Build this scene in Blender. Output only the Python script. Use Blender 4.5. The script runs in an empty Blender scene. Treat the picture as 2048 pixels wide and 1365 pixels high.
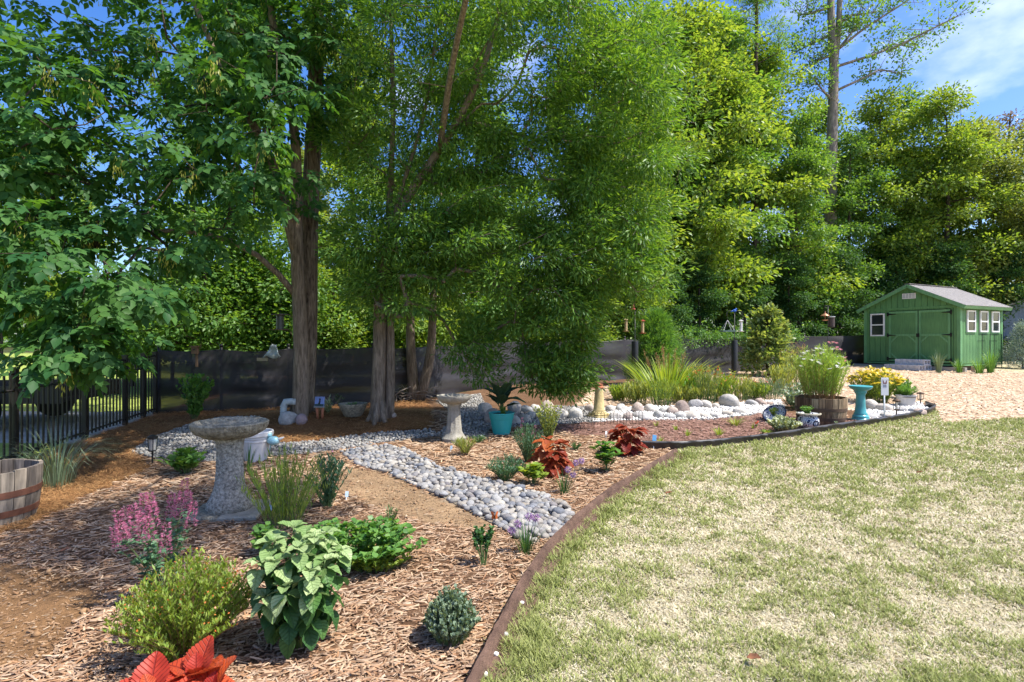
import bpy, math, random
import numpy as np
from mathutils import Matrix, Vector

# ---------------------------------------------------------------- camera, sky, sun, exposure
SC = bpy.context.scene
COL = SC.collection
F = 1100.0           # focal length in pixels of the 2048 px wide photograph
CZ = 1.5             # eye height
cam = bpy.data.cameras.new('camera')
cam.sensor_width = 36.0
cam.lens = F / 2048.0 * 36.0
cam.clip_start = 0.05
cam.clip_end = 2000.0
co = bpy.data.objects.new('camera', cam)
COL.objects.link(co)
co.location = (0, 0, CZ)
co.rotation_euler = (math.radians(90), 0, 0)
SC.camera = co

SUN_EL = math.radians(58)
SUN_AZ = math.radians(-14)       # angle from +X towards +Y
sdir = Vector((math.cos(SUN_EL) * math.cos(SUN_AZ), math.cos(SUN_EL) * math.sin(SUN_AZ), math.sin(SUN_EL)))

world = bpy.data.worlds.new('World')
SC.world = world
world.use_nodes = True
wn = world.node_tree.nodes
wl = world.node_tree.links
wn.clear()
wo = wn.new('ShaderNodeOutputWorld')
bg = wn.new('ShaderNodeBackground')
bg.inputs['Strength'].default_value = 0.15
sky = wn.new('ShaderNodeTexSky')
sky.sky_type = 'NISHITA'
sky.sun_disc = False
sky.sun_elevation = SUN_EL
sky.sun_rotation = math.pi / 2 - SUN_AZ
sky.altitude = 100
sky.air_density = 1.0
sky.dust_density = 1.6
sky.ozone_density = 2.5
tc = wn.new('ShaderNodeTexCoord')
mp = wn.new('ShaderNodeMapping')
mp.inputs['Scale'].default_value = (1.0, 1.0, 1.9)
mp.inputs['Location'].default_value = (0.35, 0.15, 0.50)
mp.inputs['Rotation'].default_value = (0, 0, math.radians(33))
hs = wn.new('ShaderNodeHueSaturation')
hs.inputs['Hue'].default_value = 0.512
hs.inputs['Saturation'].default_value = 1.35
hs.inputs['Value'].default_value = 0.86
nz = wn.new('ShaderNodeTexNoise')
nz.inputs['Scale'].default_value = 2.1
nz.inputs['Detail'].default_value = 9
nz.inputs['Roughness'].default_value = 0.52
rp = wn.new('ShaderNodeValToRGB')
rp.color_ramp.elements[0].position = 0.565
rp.color_ramp.elements[1].position = 0.72
mx = wn.new('ShaderNodeMix')
mx.data_type = 'RGBA'
mx.inputs['B'].default_value = (5.0, 5.3, 5.9, 1)
wl.new(tc.outputs['Generated'], mp.inputs['Vector'])
wl.new(mp.outputs['Vector'], nz.inputs['Vector'])
wl.new(nz.outputs['Fac'], rp.inputs['Fac'])
wl.new(rp.outputs['Color'], mx.inputs['Factor'])
wl.new(sky.outputs['Color'], hs.inputs['Color'])
wl.new(hs.outputs['Color'], mx.inputs['A'])
wl.new(mx.outputs['Result'], bg.inputs['Color'])
wl.new(bg.outputs['Background'], wo.inputs['Surface'])

sun = bpy.data.lights.new('sun', 'SUN')
sun.energy = 4.0
sun.angle = math.radians(0.53)
sun.color = (1.0, 0.955, 0.88)
so = bpy.data.objects.new('sun', sun)
COL.objects.link(so)
so.location = (8, 0, 20)
so.rotation_euler = sdir.to_track_quat('Z', 'Y').to_euler()

SC.view_settings.view_transform = 'Standard'
SC.view_settings.look = 'None'
SC.view_settings.gamma = 1.0
SC.view_settings.use_curve_mapping = False
SC.view_settings.exposure = 1.08
SC.render.engine = 'CYCLES'
SC.cycles.max_bounces = 8
SC.cycles.diffuse_bounces = 4
SC.cycles.transmission_bounces = 6
SC.cycles.transparent_max_bounces = 6
SC.cycles.sample_clamp_indirect = 6.0

rng = np.random.default_rng(7)
PI = math.pi


# ---------------------------------------------------------------- helpers
def tag(o, label=None, cat=None, group=None, kind=None):
    if label: o['label'] = label
    if cat: o['category'] = cat
    if group: o['group'] = group
    if kind: o['kind'] = kind
    return o


def thing(name, label, cat, loc=(0, 0, 0), rotz=0.0, group=None):
    o = bpy.data.objects.new(name, None)
    o.empty_display_size = 0.1
    COL.objects.link(o)
    o.location = loc
    o.rotation_euler = (0, 0, rotz)
    return tag(o, label, cat, group)


def link(name, me, parent=None, kind=None):
    o = bpy.data.objects.new(name, me)
    COL.objects.link(o)
    if parent is not None: o.parent = parent
    if kind: o['kind'] = kind
    return o


def npmesh(name, V, Fc, mats, midx=None, smooth=False):
    """V (n,3), Fc (m,k) uniform faces."""
    V = np.ascontiguousarray(V, dtype=np.float32)
    Fc = np.ascontiguousarray(Fc, dtype=np.int32)
    m, k = Fc.shape
    me = bpy.data.meshes.new(name)
    me.vertices.add(len(V))
    me.vertices.foreach_set('co', V.ravel())
    me.loops.add(m * k)
    me.loops.foreach_set('vertex_index', Fc.ravel())
    me.polygons.add(m)
    me.polygons.foreach_set('loop_start', np.arange(0, m * k, k, dtype=np.int32))
    if not isinstance(mats, (list, tuple)): mats = [mats]
    for q in mats: me.materials.append(q)
    if midx is not None: me.polygons.foreach_set('material_index', np.ascontiguousarray(midx, dtype=np.int32))
    if smooth: me.polygons.foreach_set('use_smooth', np.ones(m, dtype=bool))
    me.update(calc_edges=True)
    return me


class MB:
    def __init__(self):
        self.v = []
        self.f = []

    def add(self, V, Fs):
        n = len(self.v)
        self.v.extend([tuple(float(c) for c in p) for p in V])
        self.f.extend([tuple(i + n for i in f) for f in Fs])
        return self

    def box(self, x0, x1, y0, y1, z0, z1, M=None, bev=0.0):
        if bev > 0:
            b = bev
            P = []
            for (zz, i) in ((z0, b), (z0 + b, 0), (z1 - b, 0), (z1, b)):
                P += [(x0 + i, y0 + i, zz), (x1 - i, y0 + i, zz), (x1 - i, y1 - i, zz), (x0 + i, y1 - i, zz)]
            Fs = [(3, 2, 1, 0), (12, 13, 14, 15)]
            for r in range(3):
                for k in range(4):
                    a = r * 4 + k
                    c = r * 4 + (k + 1) % 4
                    Fs.append((a, c, c + 4, a + 4))
        else:
            P = [(x0, y0, z0), (x1, y0, z0), (x1, y1, z0), (x0, y1, z0), (x0, y0, z1), (x1, y0, z1), (x1, y1, z1), (x0, y1, z1)]
            Fs = [(3, 2, 1, 0), (4, 5, 6, 7), (0, 1, 5, 4), (1, 2, 6, 5), (2, 3, 7, 6), (3, 0, 4, 7)]
        if M is not None: P = [tuple(M @ Vector(p)) for p in P]
        return self.add(P, Fs)

    def prism(self, poly, y0, y1):
        """poly of (x,z) extruded in y."""
        n = len(poly)
        P = [(x, y0, z) for x, z in poly] + [(x, y1, z) for x, z in poly]
        Fs = [tuple(range(n)), tuple(range(2 * n - 1, n - 1, -1))]
        for i in range(n):
            j = (i + 1) % n
            Fs.append((i, i + n, j + n, j))
        return self.add(P, Fs)

    def prismz(self, poly, z0, z1):
        n = len(poly)
        P = [(x, y, z0) for x, y in poly] + [(x, y, z1) for x, y in poly]
        Fs = [tuple(range(n - 1, -1, -1)), tuple(range(n, 2 * n))]
        for i in range(n):
            j = (i + 1) % n
            Fs.append((i, j, j + n, i + n))
        return self.add(P, Fs)

    def tube(self, path, rad, n=8, cap=True):
        path = np.asarray(path, float)
        m = len(path)
        if np.isscalar(rad): rad = [rad] * m
        tang = np.gradient(path, axis=0)
        tang /= np.maximum(np.linalg.norm(tang, axis=1, keepdims=True), 1e-9)
        ref = np.array((0.0, 0, 1.0)) if abs(tang[0][2]) < 0.9 else np.array((1.0, 0, 0))
        V = []
        a = np.arange(n) * 2 * PI / n
        for i in range(m):
            s = np.cross(tang[i], ref)
            s /= max(np.linalg.norm(s), 1e-9)
            t = np.cross(s, tang[i])
            ref = t
            V += list(path[i] + rad[i] * (np.cos(a)[:, None] * s + np.sin(a)[:, None] * t))
        Fs = []
        for i in range(m - 1):
            for k in range(n):
                j = (k + 1) % n
                Fs.append((i * n + k, i * n + j, (i + 1) * n + j, (i + 1) * n + k))
        if cap:
            Fs.append(tuple(range(n - 1, -1, -1)))
            Fs.append(tuple(range((m - 1) * n, m * n)))
        return self.add(V, Fs)

    def lathe(self, prof, n=28, cx=0, cy=0, wob=0.0, seed=0, cap=(True, True)):
        """prof of (r,z), bottom to top."""
        r_ = random.Random(seed)
        V = []
        a = [k * 2 * PI / n for k in range(n)]
        ph = [r_.random() * 6 for _ in range(3)]
        for r, z in prof:
            for t in a:
                q = r * (1 + wob * (math.sin(2 * t + ph[0]) + 0.6 * math.sin(5 * t + ph[1])))
                V.append((cx + q * math.cos(t), cy + q * math.sin(t), z))
        Fs = []
        for i in range(len(prof) - 1):
            for k in range(n):
                j = (k + 1) % n
                Fs.append((i * n + k, i * n + j, (i + 1) * n + j, (i + 1) * n + k))
        if cap[0]: Fs.append(tuple(range(n - 1, -1, -1)))
        m = len(prof) - 1
        if cap[1]: Fs.append(tuple(range(m * n, m * n + n)))
        return self.add(V, Fs)

    def build(self, name, mat, parent=None, smooth=False, kind=None, label=None, auto=None):
        me = bpy.data.meshes.new(name)
        me.from_pydata(self.v, [], self.f)
        me.materials.append(mat)
        if smooth:
            me.polygons.foreach_set('use_smooth', np.ones(len(me.polygons), dtype=bool))
        if auto is not None:
            me.set_sharp_from_angle(angle=math.radians(auto))
        me.update()
        o = link(name, me, parent, kind)
        if label: o['label'] = label
        return o


def sm(o, ang=40):
    me = o.data
    me.polygons.foreach_set('use_smooth', np.ones(len(me.polygons), dtype=bool))
    me.set_sharp_from_angle(angle=math.radians(ang))
    return o


# ---------------------------------------------------------------- materials
def _new(name):
    m = bpy.data.materials.new(name)
    m.use_nodes = True
    nt = m.node_tree
    p = nt.nodes['Principled BSDF']
    return m, nt, nt.nodes, nt.links, p


def mat(name, col, rough=0.7, var=0.25, scale=6.0, bump=0.0, bscale=None, metal=0.0, spec=0.35, stretch=(1, 1, 1), detail=6, coat=0.0, objrand=0.0, second=None):
    m, nt, N, L, p = _new(name)
    p.inputs['Roughness'].default_value = rough
    p.inputs['Metallic'].default_value = metal
    p.inputs['Specular IOR Level'].default_value = spec
    p.inputs['Coat Weight'].default_value = coat
    t = N.new('ShaderNodeTexCoord')
    g = N.new('ShaderNodeMapping')
    g.inputs['Scale'].default_value = stretch
    L.new(t.outputs['Object'], g.inputs['Vector'])
    n = N.new('ShaderNodeTexNoise')
    n.inputs['Scale'].default_value = scale
    n.inputs['Detail'].default_value = detail
    n.inputs['Roughness'].default_value = 0.62
    L.new(g.outputs['Vector'], n.inputs['Vector'])
    r = N.new('ShaderNodeValToRGB')
    r.color_ramp.elements[0].position = 0.28
    r.color_ramp.elements[1].position = 0.72
    c = np.array(col[:3])
    lo = c * (1 - var)
    hi = np.minimum(c * (1 + var), 0.95) if second is None else np.array(second)
    r.color_ramp.elements[0].color = (*lo, 1)
    r.color_ramp.elements[1].color = (*hi, 1)
    L.new(n.outputs['Fac'], r.inputs['Fac'])
    out = r.outputs['Color']
    if objrand > 0:
        oi = N.new('ShaderNodeObjectInfo')
        mr = N.new('ShaderNodeMapRange')
        mr.inputs['To Min'].default_value = 1 - objrand
        mr.inputs['To Max'].default_value = 1 + objrand
        L.new(oi.outputs['Random'], mr.inputs['Value'])
        vm = N.new('ShaderNodeVectorMath')
        vm.operation = 'SCALE'
        L.new(out, vm.inputs[0])
        L.new(mr.outputs['Result'], vm.inputs['Scale'])
        out = vm.outputs['Vector']
    L.new(out, p.inputs['Base Color'])
    if bump > 0:
        n2 = N.new('ShaderNodeTexNoise')
        n2.inputs['Scale'].default_value = bscale or scale * 3
        n2.inputs['Detail'].default_value = 8
        L.new(g.outputs['Vector'], n2.inputs['Vector'])
        b = N.new('ShaderNodeBump')
        b.inputs['Strength'].default_value = bump
        b.inputs['Distance'].default_value = 0.02
        L.new(n2.outputs['Fac'], b.inputs['Height'])
        L.new(b.outputs['Normal'], p.inputs['Normal'])
    return m


def leafmat(name, c1, c2, trans=0.4, rough=0.42, spec=0.35, obj=False, tcol=None):
    """leaf: gloss + translucency, colour varies from leaf to leaf."""
    m, nt, N, L, p = _new(name)
    if obj:
        s = N.new('ShaderNodeObjectInfo').outputs['Random']
    else:
        s = N.new('ShaderNodeNewGeometry').outputs['Random Per Island']
    r = N.new('ShaderNodeValToRGB')
    r.color_ramp.elements[0].color = (*c1, 1)
    r.color_ramp.elements[1].color = (*c2, 1)
    L.new(s, r.inputs['Fac'])
    p.inputs['Roughness'].default_value = rough
    p.inputs['Specular IOR Level'].default_value = spec
    L.new(r.outputs['Color'], p.inputs['Base Color'])
    tr = N.new('ShaderNodeBsdfTranslucent')
    vm = N.new('ShaderNodeVectorMath')
    vm.operation = 'MULTIPLY'
    vm.inputs[1].default_value = tcol or (1.5, 1.35, 0.45)
    L.new(r.outputs['Color'], vm.inputs[0])
    L.new(vm.outputs['Vector'], tr.inputs['Color'])
    mxs = N.new('ShaderNodeMixShader')
    mxs.inputs['Fac'].default_value = trans
    L.new(p.outputs['BSDF'], mxs.inputs[1])
    L.new(tr.outputs['BSDF'], mxs.inputs[2])
    L.new(mxs.outputs['Shader'], N['Material Output'].inputs['Surface'])
    return m


def islandmat(name, cols, rough=0.8, obj=False, spec=0.2, trans=0.0):
    """random colour out of a list for each loose piece (or each object)."""
    m, nt, N, L, p = _new(name)
    s = N.new('ShaderNodeObjectInfo').outputs['Random'] if obj else N.new('ShaderNodeNewGeometry').outputs['Random Per Island']
    r = N.new('ShaderNodeValToRGB')
    r.color_ramp.interpolation = 'LINEAR'
    while len(r.color_ramp.elements) < len(cols): r.color_ramp.elements.new(0.5)
    for i, c in enumerate(cols):
        r.color_ramp.elements[i].position = i / (len(cols) - 1)
        r.color_ramp.elements[i].color = (*c, 1)
    L.new(s, r.inputs['Fac'])
    t = N.new('ShaderNodeTexCoord')
    n = N.new('ShaderNodeTexNoise')
    n.inputs['Scale'].default_value = 30 if not obj else 3
    n.inputs['Detail'].default_value = 5
    L.new(t.outputs['Object'], n.inputs['Vector'])
    mr = N.new('ShaderNodeMapRange')
    mr.inputs['To Min'].default_value = 0.65
    mr.inputs['To Max'].default_value = 1.35
    L.new(n.outputs['Fac'], mr.inputs['Value'])
    vm = N.new('ShaderNodeVectorMath')
    vm.operation = 'SCALE'
    L.new(r.outputs['Color'], vm.inputs[0])
    L.new(mr.outputs['Result'], vm.inputs['Scale'])
    L.new(vm.outputs['Vector'], p.inputs['Base Color'])
    p.inputs['Roughness'].default_value = rough
    p.inputs['Specular IOR Level'].default_value = spec
    if trans > 0:
        tr = N.new('ShaderNodeBsdfTranslucent')
        L.new(vm.outputs['Vector'], tr.inputs['Color'])
        mxs = N.new('ShaderNodeMixShader')
        mxs.inputs['Fac'].default_value = trans
        L.new(p.outputs['BSDF'], mxs.inputs[1])
        L.new(tr.outputs['BSDF'], mxs.inputs[2])
        L.new(mxs.outputs['Shader'], N['Material Output'].inputs['Surface'])
    return m


def glassmat(name, col, rough=0.05, dark=False):
    m, nt, N, L, p = _new(name)
    p.inputs['Base Color'].default_value = (*col, 1)
    p.inputs['Roughness'].default_value = rough
    p.inputs['Specular IOR Level'].default_value = 0.8
    if not dark:
        p.inputs['Transmission Weight'].default_value = 0.6
        p.inputs['IOR'].default_value = 1.4
    return m


def barkmat(name, c1, c2, stretch=(9, 9, 1.3), bump=0.9, scale=3.0):
    m, nt, N, L, p = _new(name)
    t = N.new('ShaderNodeTexCoord')
    g = N.new('ShaderNodeMapping')
    g.inputs['Scale'].default_value = stretch
    L.new(t.outputs['Object'], g.inputs['Vector'])
    n = N.new('ShaderNodeTexNoise')
    n.inputs['Scale'].default_value = scale
    n.inputs['Detail'].default_value = 9
    n.inputs['Roughness'].default_value = 0.7
    n.inputs['Distortion'].default_value = 0.6
    L.new(g.outputs['Vector'], n.inputs['Vector'])
    r = N.new('ShaderNodeValToRGB')
    r.color_ramp.elements[0].position = 0.36
    r.color_ramp.elements[1].position = 0.66
    r.color_ramp.elements[0].color = (*c1, 1)
    r.color_ramp.elements[1].color = (*c2, 1)
    L.new(n.outputs['Fac'], r.inputs['Fac'])
    L.new(r.outputs['Color'], p.inputs['Base Color'])
    p.inputs['Roughness'].default_value = 0.9
    p.inputs['Specular IOR Level'].default_value = 0.15
    b = N.new('ShaderNodeBump')
    b.inputs['Strength'].default_value = bump
    b.inputs['Distance'].default_value = 0.03
    L.new(n.outputs['Fac'], b.inputs['Height'])
    L.new(b.outputs['Normal'], p.inputs['Normal'])
    return m


# ---------------------------------------------------------------- terrain
_TAB = np.random.default_rng(99).uniform(-1, 1, (64, 256, 256))


def snoise(x, y, s=1.0, seed=0):
    """value noise, three octaves, about -1..1."""
    x = np.asarray(x, float)
    y = np.asarray(y, float)
    T = _TAB[seed % 64]
    o = 0
    for k, (f, a) in enumerate(((.32, .95), (.73, .5), (1.6, .28))):
        c, sn = math.cos(.6 + k), math.sin(.6 + k)
        X = (x * c + y * sn) * f * s + 17.3 * k
        Y = (-x * sn + y * c) * f * s + 5.1 * k
        xi = np.floor(X)
        yi = np.floor(Y)
        fx = X - xi
        fy = Y - yi
        fx = fx * fx * (3 - 2 * fx)
        fy = fy * fy * (3 - 2 * fy)
        i0 = xi.astype(int) % 256
        j0 = yi.astype(int) % 256
        i1 = (i0 + 1) % 256
        j1 = (j0 + 1) % 256
        o = o + a * ((T[i0, j0] * (1 - fx) + T[i1, j0] * fx) * (1 - fy) + (T[i0, j1] * (1 - fx) + T[i1, j1] * fx) * fy)
    return o


def gz(x, y):
    t = y - 6.0
    b = 0.034 * (np.sqrt(t * t + 1) + t) / 2
    t2 = y - 25.0
    b = b - 0.034 * (np.sqrt(t2 * t2 + 1) + t2) / 2
    b = b + 0.17 * np.exp(-((x + 2.5) / 2.3) ** 4 - ((y - 9.35) / 0.75) ** 2)
    b = b + 0.012 * snoise(x, y, 1.6, 3)
    return b


def G(u, v):
    """point of the ground that the photograph shows at pixel u,v."""
    k = (u - 1024.0) / F
    s = (v - 682.5) / F
    Y = 6.0
    for _ in range(40):
        Y = 0.5 * Y + 0.5 * (CZ - float(gz(k * Y, Y))) / s
    return Vector((k * Y, Y, float(gz(k * Y, Y))))


def pip(u, v, poly):
    inside = np.zeros(u.shape, bool)
    n = len(poly)
    j = n - 1
    for i in range(n):
        xi, yi = poly[i]
        xj, yj = poly[j]
        if yi != yj:
            c = ((yi > v) != (yj > v)) & (u < (xj - xi) * (v - yi) / (yj - yi) + xi)
            inside ^= c
        j = i
    return inside


def proj(x, y, z):
    yy = np.maximum(y, 0.25)
    return 1024 + F * x / yy, 682.5 + F * (CZ - z) / yy


EDGE1 = [(925, 1440), (958, 1365), (1000, 1280), (1045, 1190), (1098, 1110), (1158, 1048), (1230, 988), (1300, 946), (1352, 912)]
EDGE2 = [(1283, 899), (1360, 900), (1430, 895), (1500, 887), (1570, 878), (1640, 867), (1700, 858), (1760, 849), (1820, 838), (1858, 829), (1872, 821), (1852, 814)]
LAWN = [(700, 2600)] + EDGE1 + EDGE2[1:11] + [(1885, 846), (2050, 838), (4600, 838), (5600, 2600)]
PATH = [(682, 906), (730, 897), (775, 893), (812, 902), (880, 935), (960, 960), (1060, 985), (1125, 1008), (1150, 1035), (1118, 1072), (1062, 1090),
        (1000, 1056), (960, 1036), (880, 993), (830, 972), (780, 950), (715, 932)]
GRAV = [[(262, 905), (300, 878), (380, 850), (440, 836), (520, 834), (520, 890), (480, 918), (420, 925), (330, 924)],
        [(480, 893), (620, 885), (740, 868), (860, 860), (880, 872), (760, 887), (700, 900), (600, 910), (480, 920)],
        [(872, 802), (960, 788), (985, 850), (965, 878), (868, 874), (905, 846), (898, 822)],
        [(968, 832), (1100, 813), (1195, 815), (1195, 846), (1100, 850), (978, 860)]]
CREEK = [[(1185, 816), (1250, 816), (1400, 812), (1560, 800), (1570, 823), (1420, 840), (1250, 842), (1185, 846)],
         [(1712, 824), (1760, 812), (1840, 806), (1862, 822), (1800, 836), (1725, 840)]]
STRAW = [(-900, 1120), (-900, 860), (250, 838), (320, 818), (560, 812), (850, 800), (872, 830), (860, 862), (740, 870), (620, 886), (520, 892), (520, 835),
         (440, 836), (380, 850), (300, 878), (262, 905), (300, 935), (235, 965), (140, 1010), (60, 1062), (-200, 1100)]
DIRT = [(690, 935), (760, 945), (880, 995), (990, 1042), (950, 1062), (850, 1042), (750, 1015), (680, 975)]
SOIL = [(-900, 1130), (60, 1128), (170, 1160), (205, 1205), (130, 1275), (60, 1330), (-900, 1480)]
DARK = [(1090, 852), (1250, 842), (1420, 840), (1560, 824), (1620, 845), (1780, 838), (1790, 846), (1700, 857), (1560, 878), (1430, 893), (1290, 897), (1270, 872), (1150, 872)]
PALE = [(1150, 812), (1180, 780), (1250, 765), (1500, 742), (1750, 728), (5000, 728), (5000, 839), (2050, 838), (1887, 846), (1874, 825), (1856, 806), (1700, 822), (1560, 800), (1400, 808)]
# fence line of the black screen, then the metal railing on the left
def fpt(u, Y): return ((u - 1024) / F * Y, Y)
SCREEN = [fpt(315, 10.3), fpt(440, 10.6), fpt(575, 11.0), fpt(745, 11.6), fpt(870, 12.6), fpt(960, 14.0), fpt(1040, 15.2), fpt(1150, 15.8), fpt(1250, 16.5), fpt(1365, 17.6), fpt(1480, 18.9), fpt(1610, 20.6), fpt(1730, 22.9), (16.4, 24.6)]
SX = np.array([p[0] for p in SCREEN])
SY = np.array([p[1] for p in SCREEN])

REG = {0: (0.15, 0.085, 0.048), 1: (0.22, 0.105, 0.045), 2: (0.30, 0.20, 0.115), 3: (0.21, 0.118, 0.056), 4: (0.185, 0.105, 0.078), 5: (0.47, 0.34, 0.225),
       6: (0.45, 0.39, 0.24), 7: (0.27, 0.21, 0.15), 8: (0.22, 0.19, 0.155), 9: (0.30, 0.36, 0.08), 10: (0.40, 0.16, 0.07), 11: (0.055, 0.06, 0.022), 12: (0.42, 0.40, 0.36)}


def region(x, y, jit=0.0):
    z = gz(x, y)
    u, v = proj(x, y, z)
    if jit:
        j = snoise(x, y, 9, 5)
        j2 = snoise(x, y, 8, 6)
        u = u + jit * F / np.maximum(y, 1) * j
        v = v + jit * 1.2 * F / np.maximum(y, 1) * j2 * np.minimum(1, 1.5 / np.maximum(y, 1))
    R = np.zeros(x.shape, int)
    R[pip(u, v, PALE)] = 5
    R[pip(u, v, STRAW)] = 1
    R[pip(u, v, DIRT)] = 2
    R[pip(u, v, SOIL)] = 3
    R[pip(u, v, DARK)] = 4
    for g in GRAV: R[pip(u, v, g)] = 8
    for g in CREEK: R[pip(u, v, g)] = 12
    R[pip(u, v, PATH)] = 7
    R[pip(u, v, LAWN)] = 6
    R[(y < 0.9) & (x > -0.15)] = 6
    R[(x > 17.2) & (y > 17.2) & (y < 40)] = 6
    fy = np.interp(x, SX, SY, left=99, right=99)
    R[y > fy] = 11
    out = x < -4.775 - 0.181 * y
    R[out] = 9
    R[out & (y > 15) & (y < 30) & (x > -12) & (snoise(x, y, .5, 9) > 0.0)] = 10
    R[out & (x > -16) & (y > 7.7) & (y < 10.5)] = 12
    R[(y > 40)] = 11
    return R


def colour_layer(me, cols):
    a = me.color_attributes.new('cover', 'FLOAT_COLOR', 'POINT')
    a.data.foreach_set('color', np.ascontiguousarray(np.c_[cols, np.ones(len(cols))], dtype=np.float32).ravel())


def groundmat():
    m, nt, N, L, p = _new('ground_cover')
    a = N.new('ShaderNodeAttribute')
    a.attribute_name = 'cover'
    t = N.new('ShaderNodeTexCoord')
    n1 = N.new('ShaderNodeTexNoise')
    n1.inputs['Scale'].default_value = 2.5
    n1.inputs['Detail'].default_value = 12
    n1.inputs['Roughness'].default_value = 0.68
    L.new(t.outputs['Object'], n1.inputs['Vector'])
    n2 = N.new('ShaderNodeTexNoise')
    n2.inputs['Scale'].default_value = 45
    n2.inputs['Detail'].default_value = 8
    n2.inputs['Roughness'].default_value = 0.7
    L.new(t.outputs['Object'], n2.inputs['Vector'])
    ml = N.new('ShaderNodeMath')
    ml.operation = 'MULTIPLY'
    L.new(n1.outputs['Fac'], ml.inputs[0])
    L.new(n2.outputs['Fac'], ml.inputs[1])
    mr = N.new('ShaderNodeMapRange')
    mr.inputs['From Min'].default_value = 0.1
    mr.inputs['From Max'].default_value = 0.42
    mr.inputs['To Min'].default_value = 0.45
    mr.inputs['To Max'].default_value = 1.55
    L.new(ml.outputs['Value'], mr.inputs['Value'])
    vm = N.new('ShaderNodeVectorMath')
    vm.operation = 'SCALE'
    L.new(a.outputs['Color'], vm.inputs[0])
    L.new(mr.outputs['Result'], vm.inputs['Scale'])
    L.new(vm.outputs['Vector'], p.inputs['Base Color'])
    p.inputs['Roughness'].default_value = 0.95
    p.inputs['Specular IOR Level'].default_value = 0.1
    b = N.new('ShaderNodeBump')
    b.inputs['Strength'].default_value = 0.8
    b.inputs['Distance'].default_value = 0.03
    L.new(n2.outputs['Fac'], b.inputs['Height'])
    L.new(b.outputs['Normal'], p.inputs['Normal'])
    return m


xs = np.concatenate([[-400, -200, -100, -60, -40, -28], np.arange(-20, -8, 0.35), np.arange(-8, 10, 0.06), np.arange(10, 24, 0.25), [26, 30, 40, 60, 100, 200, 400]])
ys = np.concatenate([[-60, -30, -12, -6, -3, -1], np.arange(0, 2, 0.2), np.arange(2, 11, 0.05), np.arange(11, 26, 0.18), [27, 29, 32, 36, 42, 50, 65, 90, 140, 220, 400]])
gx, gy = np.meshgrid(xs, ys)
gxx, gyy = gx.ravel(), gy.ravel()
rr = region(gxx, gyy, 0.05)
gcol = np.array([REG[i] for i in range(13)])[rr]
gzz = gz(gxx, gyy)
gzz = gzz + np.where(np.isin(rr, (0, 3, 4, 1)), 0.012 * snoise(gxx, gyy, 7, 11), 0)
nx, ny = len(xs), len(ys)
ii = (np.arange(ny - 1)[:, None] * nx + np.arange(nx - 1)[None, :]).ravel()
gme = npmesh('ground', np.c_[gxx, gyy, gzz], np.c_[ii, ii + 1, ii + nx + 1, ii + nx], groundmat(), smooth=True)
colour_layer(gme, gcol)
link('ground', gme, kind='structure')


# ---------------------------------------------------------------- leaves
def norm(a): return a / np.maximum(np.linalg.norm(a, axis=-1, keepdims=True), 1e-9)


def place(tv, tf, pos, d, up, size):
    """copies of a template (x across, y along, z up) at pos, along d."""
    d = norm(d)
    s = norm(np.cross(d, up))
    n = np.cross(s, d)
    size = np.broadcast_to(np.asarray(size, float), (len(pos),))[:, None, None]
    tv = np.asarray(tv, float)
    V = pos[:, None, :] + size * (tv[None, :, 0:1] * s[:, None, :] + tv[None, :, 1:2] * d[:, None, :] + tv[None, :, 2:3] * n[:, None, :])
    k = len(tv)
    Fc = (np.arange(len(pos)) * k)[:, None, None] + np.asarray(tf)[None]
    return V.reshape(-1, 3), Fc.reshape(-1, np.asarray(tf).shape[1])


def tdiamond(w=0.3, fold=0.08, mid=0.45, dr=0.0):
    return np.array([(0, 0, 0), (w, mid, fold), (0, 1, -dr), (-w, mid, fold)]), np.array([(0, 1, 2), (0, 2, 3)])


def toval(w=0.3, fold=0.06, dr=0.08):
    v = [(0, 0, 0), (w * .8, .28, fold), (w, .52, fold * .8), (0, 1, -dr), (-w, .52, fold * .8), (-w * .8, .28, fold), (0, .5, 0)]
    return np.array(v), np.array([(0, 1, 6), (1, 2, 6), (2, 3, 6), (3, 4, 6), (4, 5, 6), (5, 0, 6)])


def tblade(w=0.03, bend=0.25):
    v = [(-w, 0, 0), (w, 0, 0), (-w * .8, .5, bend * .35), (w * .8, .5, bend * .35), (0, 1, -bend * .4)]
    return np.array(v), np.array([(0, 1, 3), (0, 3, 2), (2, 3, 4)])


def tsprig(n=5, w=0.3, fold=0.07):
    """compound leaf: leaflets in pairs along a stalk, one at the end."""
    V, Fs = [], []
    lv, lf = toval(w, fold, 0.10)
    spots = [(.30, 1), (.30, -1), (.58, 1), (.58, -1), (.72, 0), (.1, 1), (.1, -1)][:n]
    for (y, s) in spots:
        a = s * 0.95
        q = .40 if s else .46
        R = np.array([[math.cos(a), math.sin(a), 0], [-math.sin(a), math.cos(a), 0], [0, 0, 1]])
        lv2 = lv.copy() * q
        lv2[:, 2] -= 0.12 * (lv2[:, 1] / q) * q
        lv2 = lv2 @ R.T + np.array((0, y, -0.06 * y))
        Fs += [tuple(i + len(V) for i in f) for f in lf]
        V += [tuple(p) for p in lv2]
    k = len(V)
    V += [(-.008, 0, 0), (.008, 0, 0), (0, .75, -.04)]
    Fs.append((k, k + 1, k + 2))
    return np.array(V), np.array(Fs)


def rdir(r_, n, zmin=-1.0, zmax=1.0):
    a = r_.uniform(0, 2 * PI, n)
    z = r_.uniform(zmin, zmax, n)
    q = np.sqrt(np.maximum(0, 1 - z * z))
    return np.c_[q * np.cos(a), q * np.sin(a), z]


def leafobj(name, V, Fc, m, parent, kind='stuff'):
    return link(name, npmesh(name, V, Fc, m), parent, kind)


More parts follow.
